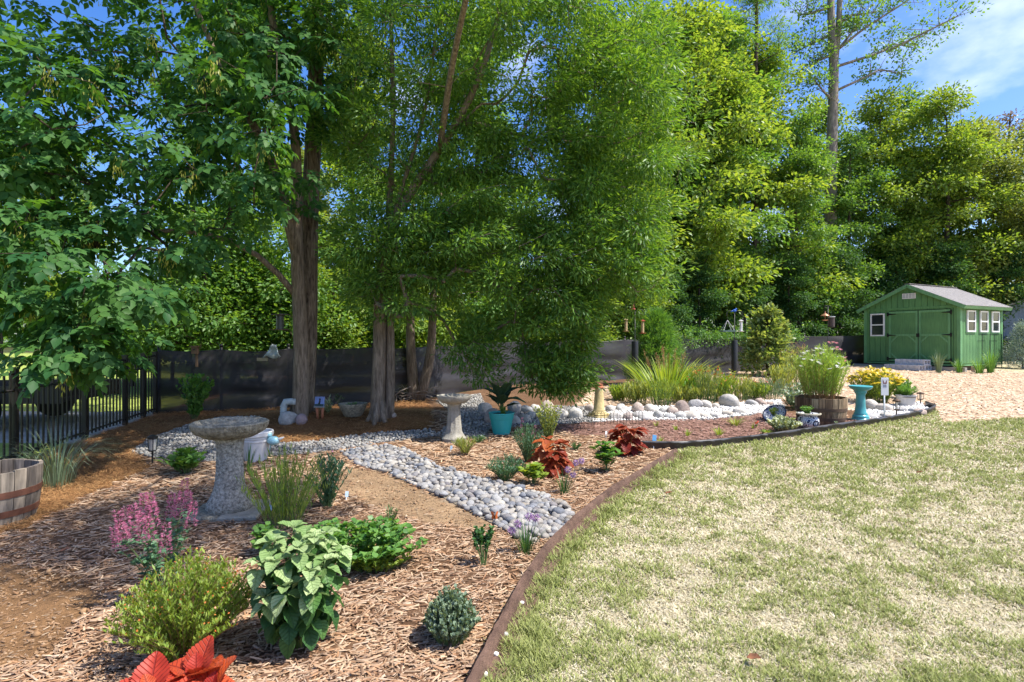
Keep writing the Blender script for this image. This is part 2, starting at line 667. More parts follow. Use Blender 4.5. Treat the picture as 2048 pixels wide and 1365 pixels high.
def rotm(d, up, size, pos):
    d = Vector(d).normalized()
    s = d.cross(Vector(up)).normalized()
    n = s.cross(d)
    M = Matrix(((s.x, d.x, n.x, 0), (s.y, d.y, n.y, 0), (s.z, d.z, n.z, 0), (0, 0, 0, 1)))
    return Matrix.Translation(pos) @ M @ Matrix.Scale(size, 4)


# ---------------------------------------------------------------- trees
def sample_ells(ells, n, r_, shell=0.45):
    w = np.array([e[6] for e in ells], float)
    w /= w.sum()
    k = r_.choice(len(ells), n, p=w)
    d = rdir(r_, n)
    q = shell + (1 - shell) * r_.uniform(0, 1, n) ** 0.6
    E = np.array([e[:6] for e in ells])[k]
    return E[:, :3] + d * q[:, None] * E[:, 3:6]


def grow(trunks, C, r_, twig=0.006, step=0.45, expo=0.42, sides=6, sag=0.12, upbias=0.55, branch_sides=5):
    """limbs from given trunk lines out to every cluster centre; each joins the nearest wood."""
    P, par, tr, T = [], [], [], []
    for ti, (path, r0, r1) in enumerate(trunks):
        path = np.asarray(path, float)
        seg = np.linalg.norm(np.diff(path, axis=0), axis=1)
        cum = np.r_[0, np.cumsum(seg)]
        m = max(5, int(cum[-1] / 0.35))
        t = np.linspace(0, cum[-1], m)
        pp = np.c_[np.interp(t, cum, path[:, 0]), np.interp(t, cum, path[:, 1]), np.interp(t, cum, path[:, 2])]
        for _ in range(2): pp[1:-1] = 0.25 * pp[:-2] + 0.5 * pp[1:-1] + 0.25 * pp[2:]
        wob = np.c_[np.sin(t * 1.3 + ti), np.cos(t * 1.1 + 2 * ti), 0 * t] * 0.02
        pp = pp + wob * np.minimum(1, t / 1.0)[:, None]
        rad = r0 + (r1 - r0) * (t / cum[-1]) ** 0.85
        T.append((pp, rad))
        for i in range(m):
            P.append(pp[i])
            par.append(-2)
            tr.append(rad[i])
    nt = len(P)
    zlo = min(p[2] for p in C) - 0.4
    order = np.argsort([min(np.linalg.norm(np.array(P[:nt]) - c, axis=1)) for c in C])
    chains = []
    PA = np.zeros((nt + len(C) * 30, 3))
    PA[:nt] = np.array(P)
    cnt = nt
    parent = np.full(len(PA), -2)
    for oi in order:
        c = C[oi]
        D = PA[:cnt] - c
        cost = np.linalg.norm(D, axis=1) + upbias * np.maximum(0, D[:, 2])
        if cnt > nt: cost[:nt] += 0.15
        low = PA[:cnt, 2] < zlo
        cost[low] += 5
        j = int(np.argmin(cost))
        a = PA[j]
        d = np.linalg.norm(c - a)
        m = int(min(12, max(1, round(d / step))))
        prev = j
        idx = [j]
        ph = r_.normal(0, 0.06 * d, 3)
        for q in range(1, m + 1):
            t = q / m
            p = a + (c - a) * t + ph * math.sin(PI * t) + np.array((0, 0, sag * d * math.sin(PI * t)))
            PA[cnt] = p
            parent[cnt] = prev
            prev = cnt
            idx.append(cnt)
            cnt += 1
        chains.append(idx)
    w = np.zeros(cnt)
    for idx in chains: w[idx[-1]] += 1
    for i in range(cnt - 1, nt - 1, -1):
        if parent[i] >= 0: w[parent[i]] += w[i]
    rad = twig * np.maximum(w, 1) ** expo
    mbs = []
    for pp, rd in T:
        m = MB()
        m.tube(pp, rd, n=10)
        mbs.append(m)
    br = MB()
    for idx in chains:
        rr_ = [rad[i] for i in idx]
        if idx[0] < nt: rr_[0] = rr_[1] * 1.25
        else: rr_[0] = min(rr_[0], rr_[1] * 1.3)
        br.tube(PA[idx], rr_, n=branch_sides, cap=False)
    ends = np.array([PA[i[-1]] for i in chains])
    dirs = np.array([PA[i[-1]] - PA[i[max(0, len(i) - 3)]] for i in chains])
    return mbs, br, ends, norm(dirs)


def foliage(ends, dirs, r_, per, cr, tmpl, lsize, droop=0.25, flat=0.6, lsvar=0.25, tilt=0.55, out=0.7):
    n = len(ends) * per
    c = np.repeat(ends, per, axis=0)
    d0 = np.repeat(dirs, per, axis=0)
    q = rdir(r_, n)
    rad = cr * r_.uniform(0.08, 1, n) ** 0.55
    sc = np.repeat(r_.uniform(0.7, 1.25, len(ends)), per)
    off = q * (rad * sc)[:, None]
    off[:, 2] *= flat
    pos = c + off + d0 * (0.25 * cr) * r_.uniform(-1, 1, n)[:, None]
    d = norm(out * q + 0.5 * d0 + 0.55 * rdir(r_, n)) + np.array((0, 0, -droop))
    up = np.c_[r_.normal(0, tilt, n), r_.normal(0, tilt, n), np.ones(n)]
    return place(tmpl[0], tmpl[1], pos, d, up, lsize * r_.uniform(1 - lsvar, 1 + lsvar, n))


def make_tree(root, trunks, ells, ncl, per, tmpl, lsize, cr, bark, leaf, seed, twig=0.006, droop=0.25, flat=0.6, shell=0.45, step=0.45, expo=0.42, sag=0.12, tilt=0.55, out=0.7, keep=None):
    r_ = np.random.default_rng(seed)
    C = sample_ells(ells, ncl, r_, shell)
    if keep is not None: C = C[keep(C)]
    mbs, br, ends, dirs = grow(trunks, C, r_, twig=twig, step=step, expo=expo, sag=sag)
    for m in mbs: m.build('trunk', bark, root, smooth=True)
    br.build('limbs', bark, root, smooth=True, kind='stuff')
    V, Fc = foliage(ends, dirs, r_, per, cr, tmpl, lsize, droop, flat, tilt=tilt, out=out)
    leafobj('crown', V, Fc, leaf, root)
    return ends, dirs


def copy_tree(o, loc, rotz, s, label=None):
    c = o.copy()
    COL.objects.link(c)
    c.location = loc
    c.rotation_euler = (0, 0, rotz)
    c.scale = (s, s, s)
    if label: c['label'] = label
    for ch in list(o.children):
        d = ch.copy()
        COL.objects.link(d)
        d.parent = c
    return c


BARK_GREY = barkmat('bark_grey_brown', (0.10, 0.075, 0.055), (0.34, 0.265, 0.20), bump=0.7)
BARK_ROUGH = barkmat('bark_rough', (0.045, 0.032, 0.023), (0.32, 0.25, 0.185), stretch=(7, 7, 0.9), bump=1.0, scale=4)
BARK_DARK = barkmat('bark_dark', (0.035, 0.026, 0.02), (0.13, 0.10, 0.075))
BARK_PALE = barkmat('bark_pale', (0.14, 0.12, 0.10), (0.36, 0.31, 0.26), stretch=(5, 5, 0.8))
ASHC = ((0.028, 0.100, 0.030), (0.090, 0.20, 0.045))
LEAF_ASH = leafmat('leaf_ash', *ASHC, trans=0.4, rough=0.5, spec=0.18, tcol=(1.6, 1.5, 0.4))
LEAF_ASH_O = leafmat('leaf_ash_near', *ASHC, trans=0.4, rough=0.5, spec=0.18, obj=True, tcol=(1.6, 1.5, 0.4))
LEAF_OAK = leafmat('leaf_oak', (0.06, 0.165, 0.036), (0.19, 0.33, 0.065), trans=0.46, rough=0.42, spec=0.3, tcol=(1.6, 1.4, 0.35))
LEAF_LIT = leafmat('leaf_bright', (0.12, 0.235, 0.04), (0.29, 0.40, 0.085), trans=0.5, spec=.3, tcol=(1.5, 1.3, 0.4))
LEAF_MID = leafmat('leaf_mid', (0.075, 0.19, 0.045), (0.19, 0.33, 0.08), trans=0.48, spec=.3, tcol=(1.6, 1.4, 0.4))
LEAF_OLIVE = leafmat('leaf_olive', (0.16, 0.235, 0.06), (0.32, 0.37, 0.11), trans=0.45, spec=.3, tcol=(1.4, 1.3, 0.5))
LEAF_EVER = leafmat('leaf_evergreen', (0.035, 0.11, 0.035), (0.10, 0.20, 0.055), trans=0.4, spec=.2, rough=.55)
LEAF_SEED = leafmat('seed_yellow', (0.33, 0.36, 0.07), (0.52, 0.52, 0.14), trans=0.5)

# --- the ash with hanging compound leaves
base = G(600, 836)
base.z -= 0.06
bx, by, bz = base
ash = thing('ash_tree', 'broad leaved ash tree with forked smooth trunk and low hanging compound leaves', 'tree', base)


def loc(e): return (e[0] - bx, e[1] - by, e[2] - bz, *e[3:])


trk = [([(0, 0, -0.1), (0.0, 0, .3), (-.01, 0, 1.6), (-.03, -.02, 2.9), (.0, -.05, 3.6), (-.02, -.1, 4.7), (-.3, -.2, 5.9), (-.5, -.3, 7.4)], 0.135, 0.045),
       ([(-.03, -.02, 2.7), (-.18, -.1, 3.3), (-.3, -.25, 4.2), (-.85, -.5, 5.2), (-1.3, -.8, 6.4)], 0.10, 0.03),
       ([(-.06, 0, 2.05), (-.35, -.15, 2.55), (-.85, -.5, 2.95), (-1.5, -1.1, 2.95), (-2.0, -1.7, 2.7)], 0.055, 0.022)]
ells = [loc(e) for e in ((-4.9, 7.4, 4.4, 2.5, 1.6, 1.5, 3.2), (-6.3, 6.9, 3.2, 1.3, 1.1, 1.0, 1.3), (-4.6, 6.0, 2.15, 0.75, 0.6, 0.5, 0.42), (-5.4, 5.9, 2.35, 0.9, 0.6, 0.75, 0.6), (-4.6, 5.75, 1.45, 0.5, 0.35, 0.45, 0.36),
                         (-3.4, 8.6, 5.9, 1.1, 1.0, 1.3, 1.2), (-4.3, 7.3, 2.75, 0.6, 0.5, 0.2, 0.12), (-4.6, 8.2, 7.4, 3.0, 2.2, 1.4, 2.6), (-7.5, 8.0, 5.4, 1.6, 1.4, 1.6, 1.2), (-3.55, 8.5, 3.9, .35, .4, .4, 0.12))]
r_ = np.random.default_rng(21)
C = sample_ells(ells, 470, r_, 0.3)
mbs, br, ends, dirs = grow(trk, C, r_, twig=0.0045, step=0.4, expo=0.40, sag=0.14)
mbs[0].build('trunk', BARK_GREY, ash, smooth=True)
for m in mbs[1:]: m.build('limb', BARK_GREY, ash, smooth=True)
br.build('branches', BARK_DARK, ash, smooth=True, kind='stuff')
SPRIG = tsprig(5, 0.31, 0.08)
per = 13
n = len(ends) * per
c = np.repeat(ends, per, axis=0)
q = rdir(r_, n, -0.6, 0.6)
pos = c + q * (0.34 * r_.uniform(0.1, 1, n) ** 0.6)[:, None] * np.array((1, 1, .7))
d = q + 0.4 * np.repeat(dirs, per, axis=0) + np.array((0, 0, -0.75)) + 0.35 * rdir(r_, n)
up = np.c_[r_.normal(0, .35, n), r_.normal(-.25, .35, n), np.ones(n)]
sz = r_.uniform(0.21, 0.33, n)
near = np.argsort(pos[:, 1] + by + 0.6 * np.abs(pos[:, 0] + bx + 4.7))[:300]
mask = np.ones(n, bool)
mask[near] = False
V, Fc = place(SPRIG[0], SPRIG[1], pos[mask], d[mask], up[mask], sz[mask])
leafobj('crown', V, Fc, LEAF_ASH, ash)
spm = npmesh('leaf', SPRIG[0], SPRIG[1], LEAF_ASH_O)
for k in near:
    o = link('leaf', spm, ash)
    o.matrix_basis = rotm(d[k], up[k], float(sz[k]), Vector(pos[k]))
# hanging bunches of winged seeds
k = r_.choice(len(ends), 150, replace=False)
m_ = 40
c = np.repeat(ends[k], m_, axis=0)
pos = c + r_.normal(0, .045, (len(c), 3)) + np.array((0, 0, -1)) * r_.uniform(.02, .24, len(c))[:, None]
td = tdiamond(.13, .02)
V, Fc = place(td[0], td[1], pos, np.c_[r_.normal(0, .25, (len(c), 2)), -np.ones(len(c))], rdir(r_, len(c)), r_.uniform(.045, .07, len(c)))
leafobj('seed_bunches', V, Fc, LEAF_SEED, ash)

# --- rough barked pine right behind it
b2 = G(607, 826)
b2.z -= .06
pine = thing('pine_tree', 'tall pine with deeply furrowed bark rising right behind the smooth ash trunk', 'tree', b2)
x1 = (630 - 1024) / F * b2.y - b2.x
make_tree(pine, [([(-.02, 0, -.1), (0, 0, .25), (.06, 0, 1.5), (x1 * .8, 0, 4.0), (x1, 0, 6.5), (x1 + .1, 0, 12.5)], 0.165, 0.09)],
          [(x1, 0, 11.5, 2.0, 2.0, 1.8, 1)], 50, 110, tdiamond(.035, .0), .2, .35, BARK_ROUGH, LEAF_EVER, 5, twig=.012)
fl = MB()
for a in (0.3, 1.9, 3.6, 4.7):
    fl.tube([(0.10 * math.cos(a), .10 * math.sin(a), .55), (.15 * math.cos(a), .15 * math.sin(a), .15), (.24 * math.cos(a), .24 * math.sin(a), -.05)], [.035, .06, .045], 8)
fl.build('root_flare', BARK_ROUGH, pine, smooth=True)

# --- the willow oak with a double trunk
base = G(757, 840)
base.z -= .05
bx, by, bz = base
oak = thing('willow_oak_tree', 'big willow oak with double trunk and drooping narrow leaved branches', 'tree', base)
trk = [([(-.02, 0, -.1), (-.02, 0, .35), (.0, 0, 1.6), (.05, -.05, 2.6), (.4, -.1, 3.5), (1.0, -.2, 4.3), (1.6, -.3, 5.3), (2.2, -.4, 7.2)], .125, .03),
       ([(.14, .12, -.1), (.15, .12, .4), (.17, .12, 1.7), (.15, .1, 3.2), (.22, .0, 5.0), (.2, 0, 7.2)], .085, .025),
       ([(.1, -.05, 2.9), (.5, -.2, 4.0), (.85, -.3, 4.9), (1.0, -.4, 6.3)], .045, .015),
       ([(1.0, -.2, 4.3), (1.4, -1.5, 5.2), (1.9, -3.2, 5.9), (2.4, -4.9, 6.1)], .055, .02)]  # last limb added to carry the unseen shading overhang
ells = [loc(e) for e in ((-2.0, 8.8, 5.7, 1.4, 1.3, 1.8, 1.3), (.1, 8.7, 6.2, 1.9, 1.5, 1.5, 1.7), (1.75, 8.9, 5, 1.2, 1.3, 2.0, 1.8), (-1.75, 8.6, 2.8, 1.05, .8, 1.05, 1.2), (1.55, 8.7, 3.0, 1.0, 1.0, 1.2, 1.3), (-.2, 8.3, 3.0, 1.2, .6, .9, 1.0),
                         (.70, 8.6, 1.95, .75, .55, .85, .95), (.75, 8.7, 1.05, .62, .45, .42, .5), (-.62, 8.8, 1.35, .35, .4, .6, .28), (-.2, 9.8, 3.6, 1.3, .7, .7, .4), (0, 9.0, 8.2, 2.6, 2.2, 1.4, 1.5), (-.9, 8.7, 4.5, .9, .7, .6, .4), (.5, 8.6, 4.4, .9, .6, .7, .45),
                         (.75, 3.7, 5.9, 1.25, 1.3, .6, 1.25), (.1, 6.0, 6.3, 1.5, 1.2, .7, .6))]  # overhang above the view, added to cast shade on the left mulch
OAKL = tdiamond(.135, .02, .5, .05)
ends, dirs = make_tree(oak, trk, ells, 1250, 135, OAKL, .098, .34, BARK_GREY, LEAF_OAK, 33, twig=.0035, droop=.3, flat=.42, shell=.35, step=.33, expo=.42, sag=.1, tilt=.8, out=.8)
fl = MB()
for a in (0.5, 2.2, 3.4, 4.6, 5.6):
    fl.tube([(0.06 * math.cos(a), .06 * math.sin(a), .40), (.11 * math.cos(a), .11 * math.sin(a), .12), (.21 * math.cos(a), .21 * math.sin(a), -.03)], [.035, .052, .035], 8)
fl.build('root_flare', BARK_GREY, oak, smooth=True)

# --- young oak forking low down, near the screen
base = G(836, 801)
base.z -= .05
bx, by, bz = base
oak2 = thing('young_oak_tree', 'young oak whose trunk splits into a low V beside the gravel', 'tree', base)
trk = [([(-.05, 0, -.1), (-.05, 0, .12), (-.14, 0, .5), (-.2, 0, 1.2), (-.15, 0, 2.6), (-.1, 0, 4.4)], .135, .04), ([(.03, 0, .05), (.08, 0, .32), (.24, 0, .75), (.30, 0, 1.3), (.36, 0, 2.6), (.5, 0, 4.6)], .125, .04)]
ells = [loc(e) for e in ((-2.2, 11.8, 4.2, 1.5, 1.2, 1.6, 1), (-1.0, 11.8, 3.6, 1.1, 1, 1.6, .8), (-2.6, 11.6, 2.6, .9, .9, .8, .5))]
make_tree(oak2, trk, ells, 150, 120, OAKL, .115, .28, BARK_GREY, LEAF_OAK, 34, twig=.005, droop=.3, flat=.75, tilt=.8)

# --- woods beyond the screen
BD = tdiamond(.30, .09, .45, .05)


def proto(name, label, group, h, z0, rmax, nb, ncl, per, ls, cr, bark, leaf, seed, r0=.17, brad=(.55, 1.2), peak=.4, **kw):
    """crown of many uneven lobes strung around a leaning stem."""
    q = np.random.default_rng(seed + 500)
    ell = []
    for i in range(nb):
        t = (i + q.uniform(0, 1)) / nb
        z = z0 + (h - z0) * t
        rr_ = rmax * (1 - abs(t - peak) / max(peak, 1 - peak)) ** .6 * q.uniform(.35, 1.0)
        a = i * 2.4 + q.normal(0, .5)
        b_ = q.uniform(*brad) * (1.1 - .45 * t)
        ell.append((rr_ * math.cos(a), rr_ * math.sin(a), z - .25 * rr_, b_ * 1.25, b_ * 1.25, b_ * q.uniform(.3, .5), b_ ** 2))
    t = thing(name, label, 'tree', (0, 0, -60), group=group)
    lean = q.normal(0, .35)
    path = [(0, 0, -.3), (0, 0, .5), (lean * .3, 0, h * .35), (lean * .6, .15, h * .6), (lean * .5, 0, h * .9)]
    make_tree(t, [(path, r0, .035)], ell, ncl, per, BD, ls, cr, bark, leaf, seed, shell=.05, **kw)
    return t


GB = 'trees in the woods behind the screen fence'
pA = proto('woodland_tree', 'bright green leafy tree in the woods behind the black screen', GB, 12, 2.0, 2.5, 40, 430, 76, .15, .62, BARK_DARK, LEAF_LIT, 41, step=.6, twig=.009, flat=.5)
pB = proto('woodland_tree', 'mid green slender tree in the woods behind the black screen', GB, 13.5, 2.2, 2.0, 38, 370, 76, .15, .6, BARK_DARK, LEAF_MID, 42, r0=.15, step=.6, twig=.009, flat=.5)
pC = proto('woodland_tree', 'olive green broad tree in the woods behind the green shed', GB, 10.6, 1.4, 2.9, 40, 450, 76, .145, .62, BARK_DARK, LEAF_OLIVE, 43, step=.6, twig=.009, flat=.5)
pE = proto('evergreen_tree', 'dark evergreen filling the understorey behind the black screen', 'dark evergreens behind the screen fence', 6, .7, 1.6, 24, 220, 84, .12, .5, BARK_DARK, LEAF_EVER, 44, r0=.10, step=.5, brad=(.5, .95), peak=.2, flat=.45)
pS = proto('understorey_shrub', 'light green leafy shrub growing against the back of the screen', 'shrubs behind the screen fence', 3.5, 1.0, 1.0, 8, 130, 80, .11, .5, BARK_DARK, LEAF_LIT, 45, r0=.05, step=.4, brad=(.5, .8), flat=.5)


MARKS = ((200, 'beyond the metal railing'), (420, 'behind the nest box on the screen'), (560, 'behind the hanging hopper feeder'), (680, 'behind the furrowed pine trunk'), (800, 'behind the double oak trunk'), (930, 'behind the forked young oak'),
         (1100, 'behind the turquoise pot'), (1250, 'behind the ochre pedestal'), (1350, 'behind the feathery conifer'), (1430, 'behind the sword leaf clump'), (1470, 'left of the double armed feeder pole'), (1515, 'at the foot of the thin pine'),
         (1570, 'behind the pyramid bush'), (1640, 'between the pyramid bush and the cosmos'), (1720, 'behind the copper roofed feeder'), (1775, 'behind the left eave of the shed'), (1830, 'behind the shed doors'), (1890, 'behind the shed ridge'), (1945, 'behind the shed side windows'), (2050, 'behind the blue grey building'), (2200, 'just past the blue grey building'), (9999, 'well past the blue grey building'))


def plant_trees(p, spots):
    kind = p['label'].split(' in the ')[0].split(' filling ')[0].split(' growing ')[0]
    for i, (u, Y, s, rz) in enumerate(spots):
        x = (u - 1024) / F * Y
        o = p if i == 0 else copy_tree(p, (0, 0, 0), 0, 1)
        o.location = (x, Y, float(gz(x, Y)) - .05)
        o.rotation_euler = (0, 0, rz)
        o.scale = (s, s, s)
        o['label'] = kind + ' ' + [m for (k_, m) in MARKS if u < k_][0]


plant_trees(pA, [(1380, 22.5, 1.22, .3), (1520, 26, 1.22, 1.9), (1760, 28.5, 1.12, 4), (1880, 27, 1.08, 5.2), (720, 18.5, .95, 2.6), (1200, 21, 1.1, .9), (120, 26, .9, 3.4), (1640, 32, 1.22, 1.2), (1300, 27, 1.4, 2.2), (1440, 29, 1.45, 3.0)])
plant_trees(pB, [(1600, 25.0, .86, 0), (1450, 24, 1.16, 2), (1310, 23, 1.12, 4), (470, 14.2, .85, 1), (950, 19, .95, 5), (1820, 30, 1.1, 3.3), (0, 27, .95, 3), (1700, 27, .85, 1.4)])
plant_trees(pC, [(1960, 27.5, 1.12, 0), (2070, 27, 1.08, 2), (2240, 28, 1.1, 4), (1930, 33, 1.25, 1.0), (590, 21, .8, 1.3)])
plant_trees(pE, [(1400, 20.2, .72, 0), (1490, 22.3, .8, 1), (1580, 23.8, .78, 2), (1680, 25.2, .85, 3), (1790, 26.5, .95, 4), (1900, 25.6, .9, 5), (2010, 25.8, .9, 1.5), (1330, 19.4, .6, 2.4)])
pM = proto('understorey_shrub', 'deep green loose shrub growing against the back of the screen', 'shrubs behind the screen fence', 4.2, 1.0, .9, 8, 120, 62, .115, .6, BARK_DARK, LEAF_MID, 46, r0=.05, step=.4, brad=(.5, .85), flat=.5)
plant_trees(pM, [(430, 13.2, .95, 1), (600, 13.9, 1.0, 2), (345, 13.6, .9, 3), (1000, 17.4, 1.0, 4), (760, 15.8, .9, 5)])
plant_trees(pS, [(385, 15.2, .95, 0), (520, 15.4, 1.0, 1), (670, 14.8, .95, 2), (830, 15.8, .95, 3), (900, 17.6, 1.0, 4), (1070, 18.2, 1.0, 5), (1180, 18.2, 1.0, 1.2), (265, 14.6, .95, 2.3), (1290, 19.2, 1.0, .4), (140, 24, 1.1, 5.2)])

# --- the tall half bare tree and the thin pine standing over the woods
bx, by = (1660 - 1024) / F * 27.0, 27.0
bz = float(gz(bx, by)) - .1
bare = thing('half_bare_tree', 'very tall pale trunked tree with long sparse limbs above the woods', 'tree', (bx, by, bz))
k = 27.0 / F


def at(u, v): return ((u - 1024) * k - bx, 0, CZ - (v - 682.5) * k - bz)


tr1 = ([(0, 0, -.2), at(1662, 340), at(1668, 140), at(1662, 30), at(1660, -160)], .30, .12)
tr2 = ([at(1667, 150), at(1677, 60), at(1681, -40), at(1684, -160)], .16, .08)
lim = [[(1680, 96), (1725, 60), (1790, 20), (1830, -5)], [(1680, 46), (1700, 36), (1735, 36)], [(1672, 134), (1770, 100), (1800, 78), (1850, 84)], [(1772, 104), (1825, 82), (1880, 58)], [(1662, 69), (1635, 78), (1607, 88)],
       [(1662, 14), (1628, 24), (1602, 26)], [(1676, 100), (1712, 58), (1728, 40)], [(1665, 185), (1720, 160), (1760, 140), (1800, 150)], [(1664, 200), (1640, 190), (1612, 170)], [(1662, 110), (1640, 120), (1625, 130)]]
r_ = np.random.default_rng(8)
mb = MB()
E, D = [], []
for q in lim:
    pts = np.array([at(*p) for p in q])
    pts[:, 1] += np.linspace(0, r_.uniform(-1.2, 1.2), len(q))
    t = np.linspace(0, len(q) - 1, 9)
    pts = np.c_[[np.interp(t, np.arange(len(q)), pts[:, i]) for i in range(3)]].T
    mb.tube(pts, np.linspace(.075, .02, 9), 6)
    for i in range(2, 9):
        for _ in range(4 if i > 3 else 1):
            a = pts[i]
            e = a + np.array((r_.normal(0, .5), r_.normal(0, .5), r_.normal(.25, .35)))
            mb.tube([a, (a + e) / 2 + (0, 0, .05), e], [.018, .012, .007], 4, cap=False)
            E.append(e)
            D.append(e - a)
ms = MB().tube(np.array(tr1[0]), np.linspace(tr1[1], tr1[2], 5), 12)
ms.build('trunk', BARK_PALE, bare, smooth=True)
MB().tube(np.array(tr2[0]), np.linspace(tr2[1], tr2[2], 4), 10).build('trunk', BARK_PALE, bare, smooth=True)
mb.build('limbs', BARK_PALE, bare, smooth=True, kind='stuff')
V, Fc = foliage(np.array(E), norm(np.array(D)), r_, 26, .42, BD, .15, .1, .6)
leafobj('crown', V, Fc, LEAF_MID, bare)

bx, by = (1511 - 1024) / F * 25.0, 25.0
bz = float(gz(bx, by)) - .1
thin = thing('thin_pine_tree', 'thin straight pine with feathery sparse top against the sky', 'tree', (bx, by, bz))
make_tree(thin, [([(0, 0, -.2), (0, 0, 8), (0.05, 0, 20)], .16, .06)], [(0, 0, 14.3, 1.6, 1.5, 2.6, 1), (0, 0, 18, 1.2, 1.2, 2, .8)], 130, 80, tdiamond(.10, .02), .17, .38, BARK_DARK, LEAF_MID, 52, twig=.008, step=.6)
bx, by = (2010 - 1024) / F * 31.0, 31.0
bz = float(gz(bx, by)) - .1
rust = thing('rusty_leaved_tree', 'small tree top with sparse rust brown leaves above the olive trees', 'tree', (bx, by, bz))
make_tree(rust, [([(0, 0, -.2), (0, 0, 8), (.3, 0, 13.6)], .16, .04)], [(0.2, 0, 12.7, 1.8, 1.4, 1.0, 1)], 50, 26, BD, .15, .4, BARK_DARK, leafmat('leaf_rust', (.12, .075, .04), (.2, .15, .07)), 53, twig=.01, step=.6)

# --- far line of woods closing the view
r_ = np.random.default_rng(77)
n = 900
cx = r_.uniform(-110, 120, n)
cy = r_.uniform(62, 80, n)
cz = r_.uniform(0, 1, n) ** 0.7 * (6.0 + 1.6 * snoise(cx, cy * 0, .12, 4)) + .4
V, Fc = foliage(np.c_[cx, cy, cz], rdir(r_, n), r_, 46, 1.7, BD, .75, .1, .8)
tag(leafobj('far_woodland', V, Fc, LEAF_MID, None), 'distant band of woodland seen through the gaps between trunks', 'woodland')


# ---------------------------------------------------------------- fences
BLACK = mat('black_metal', (0.018, 0.016, 0.015), 0.45, .3, 8, spec=.4)
def fabricmat():
    m, nt, N, L, p = _new('black_screen_fabric')
    t = N.new('ShaderNodeTexCoord')
    n = N.new('ShaderNodeTexNoise')
    n.inputs['Scale'].default_value = 1.6
    n.inputs['Detail'].default_value = 7
    L.new(t.outputs['Object'], n.inputs['Vector'])
    r = N.new('ShaderNodeValToRGB')
    r.color_ramp.elements[0].color = (.016, .015, .019, 1)
    r.color_ramp.elements[1].color = (.045, .042, .05, 1)
    L.new(n.outputs['Fac'], r.inputs['Fac'])
    p.inputs['Roughness'].default_value = .6
    L.new(r.outputs['Color'], p.inputs['Base Color'])
    tr = N.new('ShaderNodeBsdfTransparent')
    tr.inputs['Color'].default_value = (.9, .85, .8, 1)
    mxs = N.new('ShaderNodeMixShader')
    mxs.inputs['Fac'].default_value = .10
    L.new(p.outputs['BSDF'], mxs.inputs[1])
    L.new(tr.outputs['BSDF'], mxs.inputs[2])
    L.new(mxs.outputs['Shader'], N['Material Output'].inputs['Surface'])
    return m


FABRIC = fabricmat()
FH = 1.2
p0 = SCREEN[0]
scr = thing('screen_fence', 'black fabric privacy screen stretched on posts behind the garden beds', 'fence', (p0[0], p0[1], float(gz(*p0))))
ox, oy, oz = scr.location
r_ = np.random.default_rng(3)
pos_posts = []
for i in range(len(SCREEN) - 1):
    a, b = np.array(SCREEN[i]), np.array(SCREEN[i + 1])
    L_ = np.linalg.norm(b - a)
    nrm = np.array(((b - a)[1], -(b - a)[0])) / L_
    nu, nv = max(8, int(L_ / .09)), 14
    t = np.linspace(0, 1, nu + 1)
    h = np.linspace(0, 1, nv + 1)
    T_, H_ = np.meshgrid(t, h)
    px = a[0] + (b - a)[0] * T_
    py = a[1] + (b - a)[1] * T_
    g = np.array([gz(px[0], py[0])] * (nv + 1))
    sl = T_ * L_ + i * 3.1
    wr = (.030 * np.sin(H_ * 17 + 1.5 * np.sin(sl * 1.4) + i) + .02 * np.sin(H_ * 31 + sl * 2.2)) * (1 - .7 * H_) + .02 * np.sin(sl * 5 + H_ * 3) * (1 - H_)
    belly = .10 * np.sin(np.pi * np.minimum(1, (1 - H_) * 1.6)) * (.5 + .5 * np.sin(sl * 1.1 + i))
    off = (wr + belly * .5) * np.sin(np.pi * T_) ** .5
    top = FH - .035 * np.sin(np.pi * T_) * (1 + .5 * math.sin(i * 2.2))
    zz = g + .0 + H_ * top
    V = np.c_[(px + nrm[0] * off - ox).ravel(), (py + nrm[1] * off - oy).ravel(), (zz - oz - .03).ravel()]
    ii = (np.arange(nv)[:, None] * (nu + 1) + np.arange(nu)[None, :]).ravel()
    link('screen_panel', npmesh('screen_panel', V, np.c_[ii, ii + 1, ii + nu + 2, ii + nu + 1], FABRIC, smooth=True), scr)
    mr = MB()
    q = np.c_[(px[-1] + nrm[0] * off[-1] - ox - nrm[0] * .02), (py[-1] + nrm[1] * off[-1] - oy - nrm[1] * .02), zz[-1] - oz - .03]
    mr.tube(q[::2] if len(q) % 2 else q, .014, 6)
    mr.build('top_rail', BLACK, scr, smooth=True)
for i, pt in enumerate(SCREEN):
    g = float(gz(*pt))
    m = MB().tube([(pt[0] - ox, pt[1] - oy + .05, g - oz - .1), (pt[0] - ox, pt[1] - oy + .05, g - oz + FH + .05)], .028, 10)
    m.lathe([(.034, g - oz + FH + .03), (.034, g - oz + FH + .06), (.015, g - oz + FH + .085)], 10, pt[0] - ox, pt[1] - oy + .05)
    m.build('post', BLACK, scr, smooth=True)

